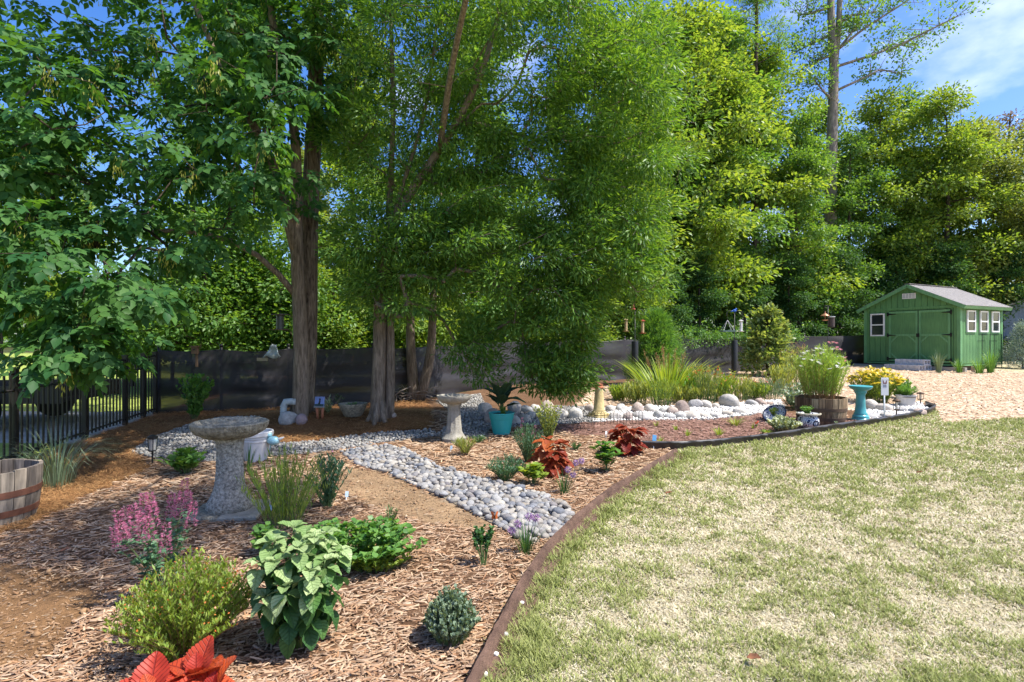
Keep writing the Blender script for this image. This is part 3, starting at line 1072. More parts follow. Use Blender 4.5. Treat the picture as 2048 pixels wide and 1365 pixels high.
def lx(y): return -4.775 - 0.181 * y
fen = thing('metal_fence', 'black metal picket railing along the left side of the yard', 'fence', (lx(10.3), 10.3, float(gz(lx(10.3), 10.3))))
ox, oy, oz = fen.location
posts_y = [2.9, 4.7, 6.6, 8.02, 9.14, 9.76, 10.2]
FHL = 1.08
ang = math.atan2(-1, 0.181)
for y in posts_y:
    x = lx(y)
    g = float(gz(x, y)) - oz
    m = MB().box(-.032, .032, -.032, .032, g - .1, g + FHL + .05)
    m.prismz([(-.038, -.038), (.038, -.038), (.038, .038), (-.038, .038)], g + FHL + .05, g + FHL + .075)
    o = m.build('post', BLACK, fen)
    o.location = (x - ox, y - oy, 0)
    o.rotation_euler = (0, 0, .18)
for i in range(len(posts_y) - 1):
    ya, yb = posts_y[i], posts_y[i + 1]
    ga, gb = float(gz(lx(ya), ya)) - oz, float(gz(lx(yb), yb)) - oz
    for hh in (.10, FHL - .20, FHL):
        MB().tube([(lx(ya) - ox, ya - oy, ga + hh), (lx(yb) - ox, yb - oy, gb + hh)], .016, 4).build('rail', BLACK, fen)
pk = MB().box(-.009, .009, -.009, .009, 0, FHL - .06)
pkm = pk.build('picket', BLACK, fen)
y = 3.0
first = True
while y < 10.15:
    if min(abs(y - q) for q in posts_y) > .04:
        x = lx(y)
        o = pkm if first else link('picket', pkm.data, fen)
        first = False
        o.location = (x - ox, y - oy, float(gz(x, y)) - oz + .05)
    y += .098

# railing glimpsed right of the shed
fr = thing('metal_fence', 'short run of black metal railing between the shed and the blue building', 'fence', (19.0, 22.4, float(gz(19, 22.4))))
for k in range(22):
    x = k * .12
    MB().box(x - .01, x + .01, -.01, .01, -.05, 1.0 if k % 11 else 1.1).build('post' if k % 11 == 0 else 'picket', BLACK, fr)
for hh in (.12, .85, 1.0): MB().box(0, 2.52, -.0125, .0125, hh, hh + .03).build('rail', BLACK, fr)

# ---------------------------------------------------------------- the shed
def woodgreen(name, c):
    m, nt, N, L, p = _new(name)
    t = N.new('ShaderNodeTexCoord')
    g = N.new('ShaderNodeMapping')
    g.inputs['Scale'].default_value = (14, 14, 1.2)
    L.new(t.outputs['Object'], g.inputs['Vector'])
    n = N.new('ShaderNodeTexNoise')
    n.inputs['Scale'].default_value = 2.2
    n.inputs['Detail'].default_value = 8
    L.new(g.outputs['Vector'], n.inputs['Vector'])
    n2 = N.new('ShaderNodeTexNoise')
    n2.inputs['Scale'].default_value = 1.3
    n2.inputs['Detail'].default_value = 4
    L.new(t.outputs['Object'], n2.inputs['Vector'])
    ad = N.new('ShaderNodeMath')
    ad.operation = 'ADD'
    L.new(n.outputs['Fac'], ad.inputs[0])
    L.new(n2.outputs['Fac'], ad.inputs[1])
    r = N.new('ShaderNodeValToRGB')
    r.color_ramp.elements[0].position = .38
    r.color_ramp.elements[1].position = .62
    mr = N.new('ShaderNodeMath')
    mr.operation = 'MULTIPLY'
    mr.inputs[1].default_value = .5
    L.new(ad.outputs['Value'], mr.inputs[0])
    c = np.array(c)
    r.color_ramp.elements[0].color = (*(c * .78), 1)
    r.color_ramp.elements[1].color = (*(c * np.array((1.25, 1.15, 1.1))), 1)
    L.new(mr.outputs['Value'], r.inputs['Fac'])
    L.new(r.outputs['Color'], p.inputs['Base Color'])
    p.inputs['Roughness'].default_value = .6
    b = N.new('ShaderNodeBump')
    b.inputs['Strength'].default_value = .25
    b.inputs['Distance'].default_value = .01
    L.new(n.outputs['Fac'], b.inputs['Height'])
    L.new(b.outputs['Normal'], p.inputs['Normal'])
    return m


GREEN = woodgreen('shed_green_paint', (.09, .235, .085))
GREEN2 = woodgreen('shed_trim_green', (.13, .32, .14))
DKBOX = mat('shed_dark_shade', (.012, .011, .01), .9, .1)  # near-black tone stands in for shade behind boards and in door gaps
WHITE = mat('white_vinyl', (.78, .78, .76), .4, .06, 5)
GLASS = glassmat('window_glass', (.02, .025, .03), .06, dark=True)
SHING = mat('asphalt_shingle', (.33, .31, .30), .95, .4, 14, bump=.8, bscale=90, stretch=(1, 3, 1))
BLKIRON = mat('black_iron', (.012, .012, .012), .5, .2)
SL = (14.1, 22.0)
zsh = .70
sth = math.atan2(-2.9, 1.46)
shed = thing('garden_shed', 'green wooden shed with double doors and white framed windows', 'shed', (SL[0], SL[1], zsh), sth)
W, D, H = 3.25, 2.95, 2.08
PK = 2.86
def gable(x): return H + (PK - H) * (1 - abs(x - W / 2) / (W / 2)) - .01
# siding boards, front and back in the gable shape, sides square
bw = W / 16
for s, (y0, y1) in enumerate(((0, .03), (D - .03, D))):
    for i in range(16):
        x0, x1 = i * bw + (.008 if i else 0), (i + 1) * bw - .008
        pts = [(x0, 0), (x1, 0), (x1, gable(x1))]
        if x0 < W / 2 < x1: pts.append((W / 2, gable(W / 2)))
        pts.append((x0, gable(x0)))
        MB().prism(pts, y0, y1).build('siding_board', GREEN, shed)
bd = (D - .06) / 14
for xs_ in ((W - .03, W), (0, .03)):
    for i in range(14):
        y0, y1 = .03 + i * bd + .008, .03 + (i + 1) * bd - .008
        MB().box(xs_[0], xs_[1], y0, y1, 0, H).build('siding_board', GREEN, shed)
MB().prism([(.035, .01), (W - .035, .01), (W - .035, H - .02), (W / 2, PK - .05), (.035, H - .02)], .035, D - .035).build('inner_shell', DKBOX, shed)
# corner and base trim
for (x0, x1, y0, y1) in ((-.012, .09, -.016, -.002), (W - .09, W + .014, -.016, -.002), (W + .002, W + .016, 0, .09), (W + .002, W + .016, D - .09, D + .01)):
    MB().box(x0, x1, y0, y1, -.02, H - .03).build('corner_trim', GREEN2, shed)
MB().box(-.014, W + .018, -.022, D + .01, -.07, -.022).build('base_trim', GREEN2, shed)
MB().box(.10, W - .10, -.018, -.002, H - .10, H - .02).build('header_trim', GREEN, shed)
# roof: two slabs with shingle courses, fascia
pit = math.atan2(PK - H, W / 2)
ov, fo, bo = .20, .14, .22
sl = (W / 2 + ov) / math.cos(pit)
for sgn in (1, -1):
    M = Matrix.Translation((W / 2, 0, PK + .02)) @ Matrix.Rotation(sgn * pit, 4, 'Y')
    x0, x1 = (0, sl) if sgn > 0 else (-sl, 0)
    rf = MB().box(x0, x1, -fo, D + bo, 0, .03, M).build('roof', GREEN2, shed)
    nc = 15
    for i in range(nc):
        c0, c1 = sl * i / nc, sl * (i + 1) / nc + .03
        if i == nc - 1: c1 = sl + .015
        a, b = (c0, c1) if sgn > 0 else (-c1, -c0)
        lift = .004 + .012
        nt_ = 12
        for q in range(nt_):
            ya = -fo - .01 + (D + fo + bo + .02) * q / nt_ + (.0 if q == 0 else (.12 if i % 2 else 0)) * 0.5
            yb = -fo - .01 + (D + fo + bo + .02) * (q + 1) / nt_ + (.0 if q == nt_ - 1 else (.12 if i % 2 else 0)) * 0.5
            mm = MB()
            zi, zo = .034 + .001 * (q % 2), .050 + .002 * (q % 2)
            P = [(a, ya + .004, zi if sgn > 0 else zo), (b, ya + .004, zo if sgn > 0 else zi), (b, yb - .004, zo if sgn > 0 else zi), (a, yb - .004, zi if sgn > 0 else zo)]
            P = P + [(p[0], p[1], .0301) for p in P]
            P = [tuple(M @ Vector(p)) for p in P]
            mm.add(P, [(0, 1, 2, 3), (4, 7, 6, 5), (0, 4, 5, 1), (1, 5, 6, 2), (2, 6, 7, 3), (3, 7, 4, 0)])
            mm.build('shingle', SHING, rf)
    # barge board on the gable, fascia on the eave
    a, b = (0, sl) if sgn > 0 else (-sl, 0)
    MB().box(a, b, -fo - .02, -fo - .001, -.09, .028, M).build('barge_board', GREEN2, shed)
    MB().box(a, b, D + bo + .001, D + bo + .02, -.09, .028, M).build('barge_board', GREEN2, shed)
    e = sl if sgn > 0 else -sl - .02
    MB().box(e, e + .02, -fo - .02, D + bo + .02, -.085, .026, M).build('fascia', GREEN2, shed)
MB().box(W / 2 - .1, W / 2 + .1, -fo - .012, D + bo + .012, PK + .062, PK + .074).build('ridge_cap', SHING, shed)
# doors
for (x0, x1, hs) in ((.94, 1.938, -1), (1.972, 2.97, 1)):
    d = thing('door', None, None)
    d.parent = shed
    MB().box(x0 - .016, x1 + .016, -.006, -.001, .012, 1.94).build('door_gap_shade', DKBOX, d)  # dark panel drawn as the shadow in the gap round the leaf
    MB().box(x0, x1, -.03, -.0065, .03, 1.92).build('door_leaf', GREEN, d)
    for (a, b, c, e) in ((x0, x0 + .07, .03, 1.92), (x1 - .07, x1, .03, 1.92), (x0 + .07, x1 - .07, .03, .11), (x0 + .07, x1 - .07, 1.84, 1.92), (x0 + .07, x1 - .07, .98, 1.06)):
        MB().box(a, b, -.048, -.031, c, e).build('door_trim', GREEN2, d)
    for (cx, cz, s) in ((x0 + .07, .98, 1), (x1 - .07, .98, -1), (x0 + .07, .11, 1), (x1 - .07, .11, -1)):
        up_ = -1 if cz > .5 else 1
        l = .26
        MB().prism([(cx, cz + up_ * l), (cx + s * .0, cz + up_ * (l - .08)), (cx + s * (l - .08), cz), (cx + s * l, cz)][::(1 if s * up_ > 0 else -1)], -.046, -.0312).build('corner_brace', GREEN2, d)
    for hz in (.12, 1.02, 1.82):
        hx = x0 if hs < 0 else x1
        s = -hs
        mh = MB().box(min(hx, hx - s * .06), max(hx, hx - s * .06), -.062, -.049, hz - .07, hz + .07)
        mh.prism([(hx, hz - .03), (hx + s * .26, hz - .008), (hx + s * .26, hz + .008), (hx, hz + .03)][::(1 if s > 0 else -1)], -.064, -.0488)
        mh.build('strap_hinge', BLKIRON, d)
MB().box(1.90, 2.0, -.07, -.049, .95, 1.08).build('door_latch', BLKIRON, shed)
# windows
def window(par, M, w, h):
    """built in x (width), z (height), facing -y, origin at lower left."""
    wd = thing('window', None, None)
    wd.parent = par
    wd.matrix_local = M
    f = .05
    for (a, b, c, e) in ((0, f, 0, h), (w - f, w, 0, h), (f, w - f, 0, f), (f, w - f, h - f, h), (f, w - f, h * .5 - .022, h * .5 + .022)):
        MB().box(a, b, -.045, -.004, c, e).build('frame', WHITE, wd)
    MB().box(f, w - f, -.02, -.012, f, h * .5 - .022).build('pane', GLASS, wd)
    MB().box(f, w - f, -.026, -.018, h * .5 + .022, h - f).build('pane', GLASS, wd)
    MB().box(-.04, w + .04, -.02, -.003, -.05, -.004).build('sill', GREEN2, wd)


window(shed, Matrix.Translation((.25, -.002, .99)), .53, .88)
for (y0, y1) in ((.40, .97), (1.29, 1.84), (2.13, 2.67)):
    window(shed, Matrix.Translation((W + .002, y0, 1.12)) @ Matrix.Rotation(PI / 2, 4, 'Z'), y1 - y0, .76)
v = thing('gable_vent', None, None)
v.parent = shed
MB().box(1.40, 1.86, -.02, -.003, 2.38, 2.58).build('vent_frame', WHITE, v)
for k in range(4): MB().box(1.425 + k * .107, 1.425 + k * .107 + .085, -.026, -.0205, 2.40, 2.56).build('vent_louvre', mat('louvre_grey', (.5, .5, .5), .5) if k == 0 else bpy.data.materials['louvre_grey'], v)
for x in (.2, 1.2, 2.2, 3.05): MB().box(x - .06, x + .06, .05, D - .05, -.3, -.071).build('skid', mat('skid_wood', (.10, .08, .06), .9) if x < .5 else bpy.data.materials['skid_wood'], shed)

# trellises against the side wall
Ms = Matrix.Translation((SL[0], SL[1], 0)) @ Matrix.Rotation(sth, 4, 'Z')
TM = mat('dark_green_steel', (.012, .03, .018), .5, .2)
for j, (y0, y1) in enumerate(((1.27, 1.83), (2.13, 2.68))):
    c = Ms @ Vector((W + .10, (y0 + y1) / 2, 0))
    g = float(gz(c.x, c.y))
    t = thing('trellis', 'black wire trellis below the middle side window of the shed' if j == 0 else 'black wire trellis below the rearmost side window of the shed', 'trellis', (c.x, c.y, g), sth)
    w = (y1 - y0) / 2
    top = zsh + 1.05 - g
    for q in (-w, w): MB().tube([(0, q, -.05), (0, q, top)], .012, 6).build('upright', TM, t)
    for k in range(1, 6): MB().tube([(0, -w + 2 * w * k / 6, .12), (0, -w + 2 * w * k / 6, top)], .0055, 5).build('bar', TM, t)
    for hh in (.12, top): MB().tube([(0, -w, hh), (0, w, hh)], .008, 6).build('crossbar', TM, t)

# concrete block steps
CONC = mat('concrete_block', (.55, .55, .57), .9, .2, 12, bump=.5, bscale=60)
def block(x, y, z, rz, label):
    t = MB()
    w, d, h = .39, .19, .19
    t.box(-w / 2, w / 2, -d / 2, -d / 2 + .032, 0, h).box(-w / 2, w / 2, d / 2 - .032, d / 2, 0, h)
    for q in (-w / 2, -.018, w / 2 - .036): t.box(q, q + .036, -d / 2 + .0321, d / 2 - .0321, .001, h - .001)
    o = t.build('concrete_block', CONC)
    # lie the block on its side so the cores look along the step
    o.data.transform(Matrix(((0, 0, 1, -.095), (1, 0, 0, 0), (0, 1, 0, 0), (0, 0, 0, 1))))
    o.location = (x, y, z)
    o.rotation_euler = (0, 0, rz)
    tag(o, label, 'concrete block', 'concrete block steps at the shed doors')
    return o


bl_l = 'grey hollow concrete block in the lower step at the shed doors'
bl_u = 'grey hollow concrete block stacked as the upper step at the shed doors'
c0 = Ms @ Vector((2.0, -.62, 0))
for k in range(6):
    for r in range(2):
        c = Ms @ Vector((1.45 + k * .195, -.90 + r * .395, 0))
        block(c.x, c.y, float(gz(c0.x, c0.y)) + .085, sth, bl_l)
for k in range(5):
    c = Ms @ Vector((1.66 + k * .195, -.60, 0))
    block(c.x, c.y, float(gz(c0.x, c0.y)) + .276, sth, bl_u)
c = Ms @ Vector((1.6, -.18, 0))
tk = MB().box(-1.9, 1.9, -.07, .07, -.05, .1).build('landscape_timber', mat('weathered_timber', (.33, .31, .28), .9, .3, 5, stretch=(1, 8, 8)))
tk.location = (c.x, c.y, float(gz(c.x, c.y)))
tk.rotation_euler = (0, 0, sth)
tag(tk, 'weathered grey timber lying on the ground along the shed front', 'timber')

# blue grey building past the shed
BL = woodgreen('blue_grey_siding', (.12, .17, .23))
nb = thing('neighbour_building', 'blue grey sided building with low gable behind the shed', 'building', (22.6, 25.3, .45), -.25)
for k in range(12): MB().prism([(k * .30 + .003, 0), (k * .30 + .297, 0), (k * .30 + .297, 2.55 + min(k + 1, 11 - k) * .1), (k * .30 + .003, 2.55 + min(k, 12 - k) * .1)], 0, 3).build('siding_board', BL, nb)
for s in (0, 1):
    q = [(-.25, 2.53), (1.8, 3.22), (1.8, 3.30), (-.25, 2.61)] if s == 0 else [(3.85, 2.53), (3.85, 2.61), (1.8, 3.30), (1.8, 3.22)]
    MB().prism(q, -.2, 3.2).build('roof', mat('pale_roof', (.30, .30, .31), .9) if s == 0 else bpy.data.materials['pale_roof'], nb)

# trailer parked beyond the railing
trm = mat('trailer_dark', (.035, .028, .024), .6, .3)
tl = thing('utility_trailer', 'dark flat trailer parked on the street beyond the metal railing', 'trailer', (-8.5, 9.25, float(gz(-8.5, 9.25))), math.radians(6))
MB().box(-1.35, 1.35, -.75, .75, .42, .49, bev=.01).build('deck', trm, tl)
for q in (-.77, .75): MB().box(-1.35, 1.35, q, q + .02, .40, .68).build('side_board', trm, tl)
for q in (-1.33, 1.31): MB().box(q, q + .02, -.75, .75, .491, .68).build('end_board', trm, tl)
for q in (-.9, .76):
    w_ = thing('wheel', None, None)
    w_.parent = tl
    w_.location = (.2, q + .07, .32)
    w_.rotation_euler = (PI / 2, 0, 0)
    sm(MB().lathe([(.20, -.08), (.29, -.08), (.315, -.05), (.315, .05), (.29, .08), (.20, .08)], 24).build('tyre', mat('tyre_rubber', (.015, .015, .015), .85) if q < 0 else bpy.data.materials['tyre_rubber'], w_))
    sm(MB().lathe([(.02, -.05), (.20, -.075), (.20, .075), (.02, .05)], 20).build('rim', mat('rim_grey', (.4, .4, .4), .4, metal=.6) if q < 0 else bpy.data.materials['rim_grey'], w_))
MB().box(-2.4, -1.35, -.04, .04, .4, .46).build('drawbar', trm, tl)
MB().tube([(-2.0, 0, 0), (-2.0, 0, .45)], .03, 8).build('jack_leg', trm, tl)
for k, x in enumerate((-.9, -.7, -.5, -.2, .0, .12, .25, .4)): MB().box(x, x + (.12 if k < 3 else .06), -.776, -.771, .50, .59 if k % 2 else .61).build('reflector_strip', WHITE, tl)

# ---------------------------------------------------------------- edgings
def resample(P, step):
    P = np.asarray(P, float)
    s = np.r_[0, np.cumsum(np.linalg.norm(np.diff(P, axis=0), axis=1))]
    n = max(2, int(s[-1] / step))
    t = np.linspace(0, s[-1], n + 1)
    Q = np.c_[np.interp(t, s, P[:, 0]), np.interp(t, s, P[:, 1])]
    for _ in range(4): Q[1:-1] = .25 * Q[:-2] + .5 * Q[1:-1] + .25 * Q[2:]
    return Q


def sweep(path, prof, name, m, parent, o, jit=0.0, sd=0):
    """profile (side, z) swept along ground path; side is to the right of travel."""
    r_ = np.random.default_rng(sd)
    path = np.asarray(path)
    tg = np.gradient(path, axis=0)
    tg /= np.linalg.norm(tg, axis=1, keepdims=True)
    V = []
    for p, t in zip(path, tg):
        nr = np.array((t[1], -t[0]))
        g = float(gz(p[0], p[1]))
        for s, z in prof:
            V.append((p[0] + nr[0] * s + r_.normal(0, jit) - o[0], p[1] + nr[1] * s + r_.normal(0, jit) - o[1], g + z + r_.normal(0, jit) - o[2]))
    n = len(prof)
    Fs = []
    for i in range(len(path) - 1):
        for k in range(n):
            j = (k + 1) % n
            Fs.append((i * n + k, i * n + j, (i + 1) * n + j, (i + 1) * n + k))
    Fs += [tuple(range(n)), tuple(range(len(V) - 1, len(V) - n - 1, -1))]
    return MB().add(V, Fs).build(name, m, parent)


BROWN = mat('brown_edging', (.085, .045, .030), .85, .35, 9, bump=.7, bscale=70, second=(.17, .10, .07))
NAIL = mat('nail_galvanised', (.72, .70, .68), .5, .1)
P1 = resample([G(*p)[:2] for p in EDGE1], .05)
e1 = thing('lawn_edging', 'brown rubber lawn edging curving between the mulch bed and the grass', 'edging', (P1[4][0], P1[4][1], 0))
prof = [(-.022, -.04), (-.024, .078), (-.012, .094), (.012, .092), (.022, .072), (.028, .036), (.105, .028), (.112, .018), (.112, -.04)]
k0 = 0
k = 0
while k0 < len(P1) - 2:
    k1 = min(len(P1) - 1, k0 + 24)
    sm(sweep(P1[k0:k1 + 1], [(a, b + (.004 if k % 2 else 0)) for a, b in prof], 'edging_length', BROWN, e1, e1.location, .0016, k), 50)
    k0 = k1 - 0 if k1 == len(P1) - 1 else k1
    k += 1
    if k1 == len(P1) - 1: break
for (u, v_) in ((962, 1358), (984, 1317), (1004, 1276), (1036, 1210)):
    c = G(u + 8, v_ + 8)
    sm(MB().lathe([(.011, .02), (.013, .036), (.012, .041), (.004, .043)], 12, c.x - e1.location.x, c.y - e1.location.y).build('nail', NAIL, e1))
BLKPL = mat('black_plastic_edging', (.035, .031, .032), .42, .4, 20, spec=.5)
P2 = resample([G(*p)[:2] for p in EDGE2], .06)
e2 = thing('bed_edging', 'black plastic bed edging with rounded lip around the dark mulch bed', 'edging', (P2[4][0], P2[4][1], 0))
prof2 = [(-.008, -.05), (-.009, .075), (-.022, .085), (-.020, .105), (0, .114), (.020, .105), (.022, .085), (.009, .075), (.008, -.05)]
k0 = 0
k = 0
while k0 < len(P2) - 2:
    k1 = min(len(P2) - 1, k0 + 34)
    sm(sweep(P2[k0:k1 + 1], [(a, b + (.005 if k % 2 else 0)) for a, b in prof2], 'edging_length', BLKPL, e2, e2.location, .001, k), 60)
    k0 = k1
    k += 1
    if k1 == len(P2) - 1: break

# ---------------------------------------------------------------- stones
def rockmesh(name, seed, sub=2, amp=.22, m=None, fl=1.0):
    import bmesh
    bm = bmesh.new()
    bmesh.ops.create_icosphere(bm, subdivisions=sub, radius=1.0)
    r_ = np.random.default_rng(seed)
    K = r_.normal(0, 1.4, (7, 3))
    ph = r_.uniform(0, 6.28, 7)
    A = r_.uniform(.3, 1, 7)
    cut = [(norm(r_.normal(0, 1, 3)), r_.uniform(.72, .95)) for _ in range(5 if amp > .1 else 0)]
    for v in bm.verts:
        p = np.array(v.co)
        q = 1 + amp * float((A * np.sin(K @ p * 1.1 + ph)).sum()) / 3
        p = p * q
        for nn, dd in cut:
            e = p @ nn - dd
            if e > 0: p = p - nn * e * .85
        v.co = (p[0], p[1], p[2] * fl)
    me = bpy.data.meshes.new(name)
    bm.to_mesh(me)
    bm.free()
    me.materials.append(m)
    me.polygons.foreach_set('use_smooth', np.ones(len(me.polygons), dtype=bool))
    if amp > .1: me.set_sharp_from_angle(angle=math.radians(38))
    return me


def stonemat(name, cols):
    m, nt, N, L, p = _new(name)
    s = N.new('ShaderNodeObjectInfo').outputs['Random']
    r = N.new('ShaderNodeValToRGB')
    while len(r.color_ramp.elements) < len(cols): r.color_ramp.elements.new(.5)
    for i, c in enumerate(cols):
        r.color_ramp.elements[i].position = i / (len(cols) - 1)
        r.color_ramp.elements[i].color = (*c, 1)
    L.new(s, r.inputs['Fac'])
    t = N.new('ShaderNodeTexCoord')
    n = N.new('ShaderNodeTexNoise')
    n.inputs['Scale'].default_value = 3.5
    n.inputs['Detail'].default_value = 10
    n.inputs['Roughness'].default_value = .7
    n.noise_dimensions = '4D'
    L.new(t.outputs['Object'], n.inputs['Vector'])
    ml = N.new('ShaderNodeMath')
    ml.operation = 'MULTIPLY'
    ml.inputs[1].default_value = 50
    L.new(s, ml.inputs[0])
    L.new(ml.outputs['Value'], n.inputs['W'])
    mr = N.new('ShaderNodeMapRange')
    mr.inputs['From Min'].default_value = .3
    mr.inputs['From Max'].default_value = .7
    mr.inputs['To Min'].default_value = .62
    mr.inputs['To Max'].default_value = 1.25
    L.new(n.outputs['Fac'], mr.inputs['Value'])
    vm = N.new('ShaderNodeVectorMath')
    vm.operation = 'SCALE'
    L.new(r.outputs['Color'], vm.inputs[0])
    L.new(mr.outputs['Result'], vm.inputs['Scale'])
    L.new(vm.outputs['Vector'], p.inputs['Base Color'])
    p.inputs['Roughness'].default_value = .75
    p.inputs['Specular IOR Level'].default_value = .25
    b = N.new('ShaderNodeBump')
    b.inputs['Strength'].default_value = .35
    b.inputs['Distance'].default_value = .05
    L.new(n.outputs['Fac'], b.inputs['Height'])
    L.new(b.outputs['Normal'], p.inputs['Normal'])
    return m


PEBCOL = [(.13, .14, .165), (.31, .285, .25), (.19, .20, .225), (.38, .35, .30), (.14, .15, .17), (.27, .235, .19), (.34, .335, .325), (.17, .155, .16), (.42, .39, .34), (.23, .24, .265)]
PEB = stonemat('river_pebble', PEBCOL)
PEBS = islandmat('river_pebble_small', PEBCOL, .7)
GRAVM = islandmat('gravel_stone', [(.15, .15, .15), (.33, .31, .28), (.21, .21, .20), (.43, .41, .37), (.18, .17, .17), (.28, .25, .21)], .85)
WHT = islandmat('pale_creek_gravel', [(.66, .64, .60), (.78, .76, .73), (.55, .52, .48), (.82, .80, .77), (.62, .58, .52)], .8)
ROCK = stonemat('creek_rock', [(.34, .33, .33), (.52, .47, .40), (.42, .41, .40), (.40, .30, .25), (.56, .53, .48), (.30, .31, .32), (.48, .42, .35), (.60, .57, .53)])


def scatter_poly(polys, n, r_, Ymin=2.2, Ymax=16, pad=0.0):
    """points on the ground inside pixel polygons, denser close by."""
    Y = np.exp(r_.uniform(math.log(Ymin), math.log(Ymax), n))
    X = r_.uniform(-1.1, 1.1, n) * Y
    Z = gz(X, Y)
    u, v = proj(X, Y, Z)
    k = np.zeros(n, bool)
    for p in polys: k |= pip(u, v, p)
    return X[k], Y[k], Z[k]


def poisson(X, Y, dmin):
    cell = {}
    keep = []
    for i in range(len(X)):
        d = dmin[i] if hasattr(dmin, '__len__') else dmin
        cx, cy = int(X[i] // .1), int(Y[i] // .1)
        ok = True
        for a in (-1, 0, 1):
            for b in (-1, 0, 1):
                for (px, py) in cell.get((cx + a, cy + b), ()):
                    if (px - X[i]) ** 2 + (py - Y[i]) ** 2 < d * d:
                        ok = False
                        break
                if not ok: break
            if not ok: break
        if ok:
            cell.setdefault((cx, cy), []).append((X[i], Y[i]))
            keep.append(i)
    return np.array(keep)


def ico_np(sub=1):
    me = rockmesh('tmp', 1, sub, 0.05, BLACK)
    V = np.zeros(len(me.vertices) * 3)
    me.vertices.foreach_get('co', V)
    Fc = np.array([tuple(p.vertices) for p in me.polygons])
    bpy.data.meshes.remove(me)
    return V.reshape(-1, 3), Fc


ICO1 = ico_np(1)
ICO0 = (np.array([(0, 0, 1), (.9, .1, .1), (.2, .85, 0), (-.85, .3, .1), (-.5, -.8, 0), (.5, -.75, .05), (0, 0, -1)], float),
        np.array([(0, 1, 2), (0, 2, 3), (0, 3, 4), (0, 4, 5), (0, 5, 1), (6, 2, 1), (6, 3, 2), (6, 4, 3), (6, 5, 4), (6, 1, 5)]))


def stones_np(T, pos, sx, sy, sz, rot, tilt):
    V, Fc = T
    c, s = np.cos(rot), np.sin(rot)
    P = V[None] * np.stack([sx, sy, sz], 1)[:, None, :]
    ct, st = np.cos(tilt), np.sin(tilt)
    y = P[..., 1] * ct[:, None] - P[..., 2] * st[:, None]
    z = P[..., 1] * st[:, None] + P[..., 2] * ct[:, None]
    x = P[..., 0]
    Q = np.stack([x * c[:, None] - y * s[:, None], x * s[:, None] + y * c[:, None], z], -1) + pos[:, None, :]
    Fo = (np.arange(len(pos)) * len(V))[:, None, None] + Fc[None]
    return Q.reshape(-1, 3), Fo.reshape(-1, 3)


r_ = np.random.default_rng(12)
X, Y, Z = scatter_poly([PATH], 200000, r_, 3.5, 8)
k = poisson(X, Y, .047)
X, Y, Z = X[k], Y[k], Z[k]
n = len(X)
S = r_.uniform(.022, .043, n) * np.where(r_.uniform(0, 1, n) > .85, 1.25, 1)
order = np.argsort(-(S / Y))
ind = order[:300]
rest = order[300:]
pathob = link('pebble_path', npmesh('pebble_path', np.array([(p.x, p.y, p.z + .006) for p in (G(*q) for q in PATH)] + [(lambda c: (c.x, c.y, c.z + .006))(G(880, 955))]),
                                    np.array([(i, (i + 1) % len(PATH), len(PATH)) for i in range(len(PATH))]), mat('path_fabric', (.20, .17, .13), .95, .3, 20)), kind='structure')
pm = [rockmesh('pebble', 200 + i, 2, .07, PEB) for i in range(7)]
for i in ind:
    o = link('pebble', pm[r_.integers(7)], pathob)
    o.location = (X[i], Y[i], Z[i] + S[i] * .45 + r_.uniform(0, .012))
    o.rotation_euler = (r_.normal(0, .25), r_.normal(0, .25), r_.uniform(0, 6.28))
    o.scale = (S[i] * r_.uniform(1.0, 1.4), S[i] * r_.uniform(.8, 1.05), S[i] * r_.uniform(.55, .8))
V, Fc = stones_np(ICO1, np.c_[X[rest], Y[rest], Z[rest] + S[rest] * .4 + r_.uniform(0, .012, len(rest))], S[rest] * r_.uniform(1, 1.4, len(rest)), S[rest] * r_.uniform(.8, 1.05, len(rest)), S[rest] * r_.uniform(.55, .8, len(rest)), r_.uniform(0, 6.28, len(rest)), r_.normal(0, .25, len(rest)))
link('pebbles', npmesh('pebbles', V, Fc, PEBS, smooth=True), pathob, 'stuff')
# second layer between the gaps
X2, Y2, Z2 = scatter_poly([PATH], 16000, r_, 3.5, 8)
s2 = r_.uniform(.012, .026, len(X2))
V, Fc = stones_np(ICO0, np.c_[X2, Y2, Z2 + .008], s2 * 1.2, s2, s2 * .7, r_.uniform(0, 6.28, len(X2)), r_.normal(0, .3, len(X2)))
link('filler_pebbles', npmesh('filler_pebbles', V, Fc, PEBS, smooth=True), pathob, 'stuff')

X, Y, Z = scatter_poly(GRAV, 420000, r_, 5.5, 13)
k = poisson(X, Y, .034)
X, Y, Z = X[k], Y[k], Z[k]
s2 = r_.uniform(.016, .034, len(X))
V, Fc = stones_np(ICO0, np.c_[X, Y, Z + s2 * .5], s2 * r_.uniform(1, 1.5, len(X)), s2, s2 * r_.uniform(.6, .9, len(X)), r_.uniform(0, 6.28, len(X)), r_.normal(0, .4, len(X)))
tag(link('gravel_bed', npmesh('gravel_bed', V, Fc, GRAVM), kind='stuff'), 'grey gravel strip winding around the pine straw bed', 'gravel')
X, Y, Z = scatter_poly(CREEK, 300000, r_, 7, 12)
k = poisson(X, Y, .036)
X, Y, Z = X[k], Y[k], Z[k]
s2 = r_.uniform(.018, .036, len(X))
V, Fc = stones_np(ICO0, np.c_[X, Y, Z + s2 * .5], s2 * r_.uniform(1, 1.5, len(X)), s2, s2 * r_.uniform(.6, .9, len(X)), r_.uniform(0, 6.28, len(X)), r_.normal(0, .4, len(X)))
tag(link('creek_gravel', npmesh('creek_gravel', V, Fc, WHT), kind='stuff'), 'white gravel filling the dry creek bed between rocks', 'gravel')

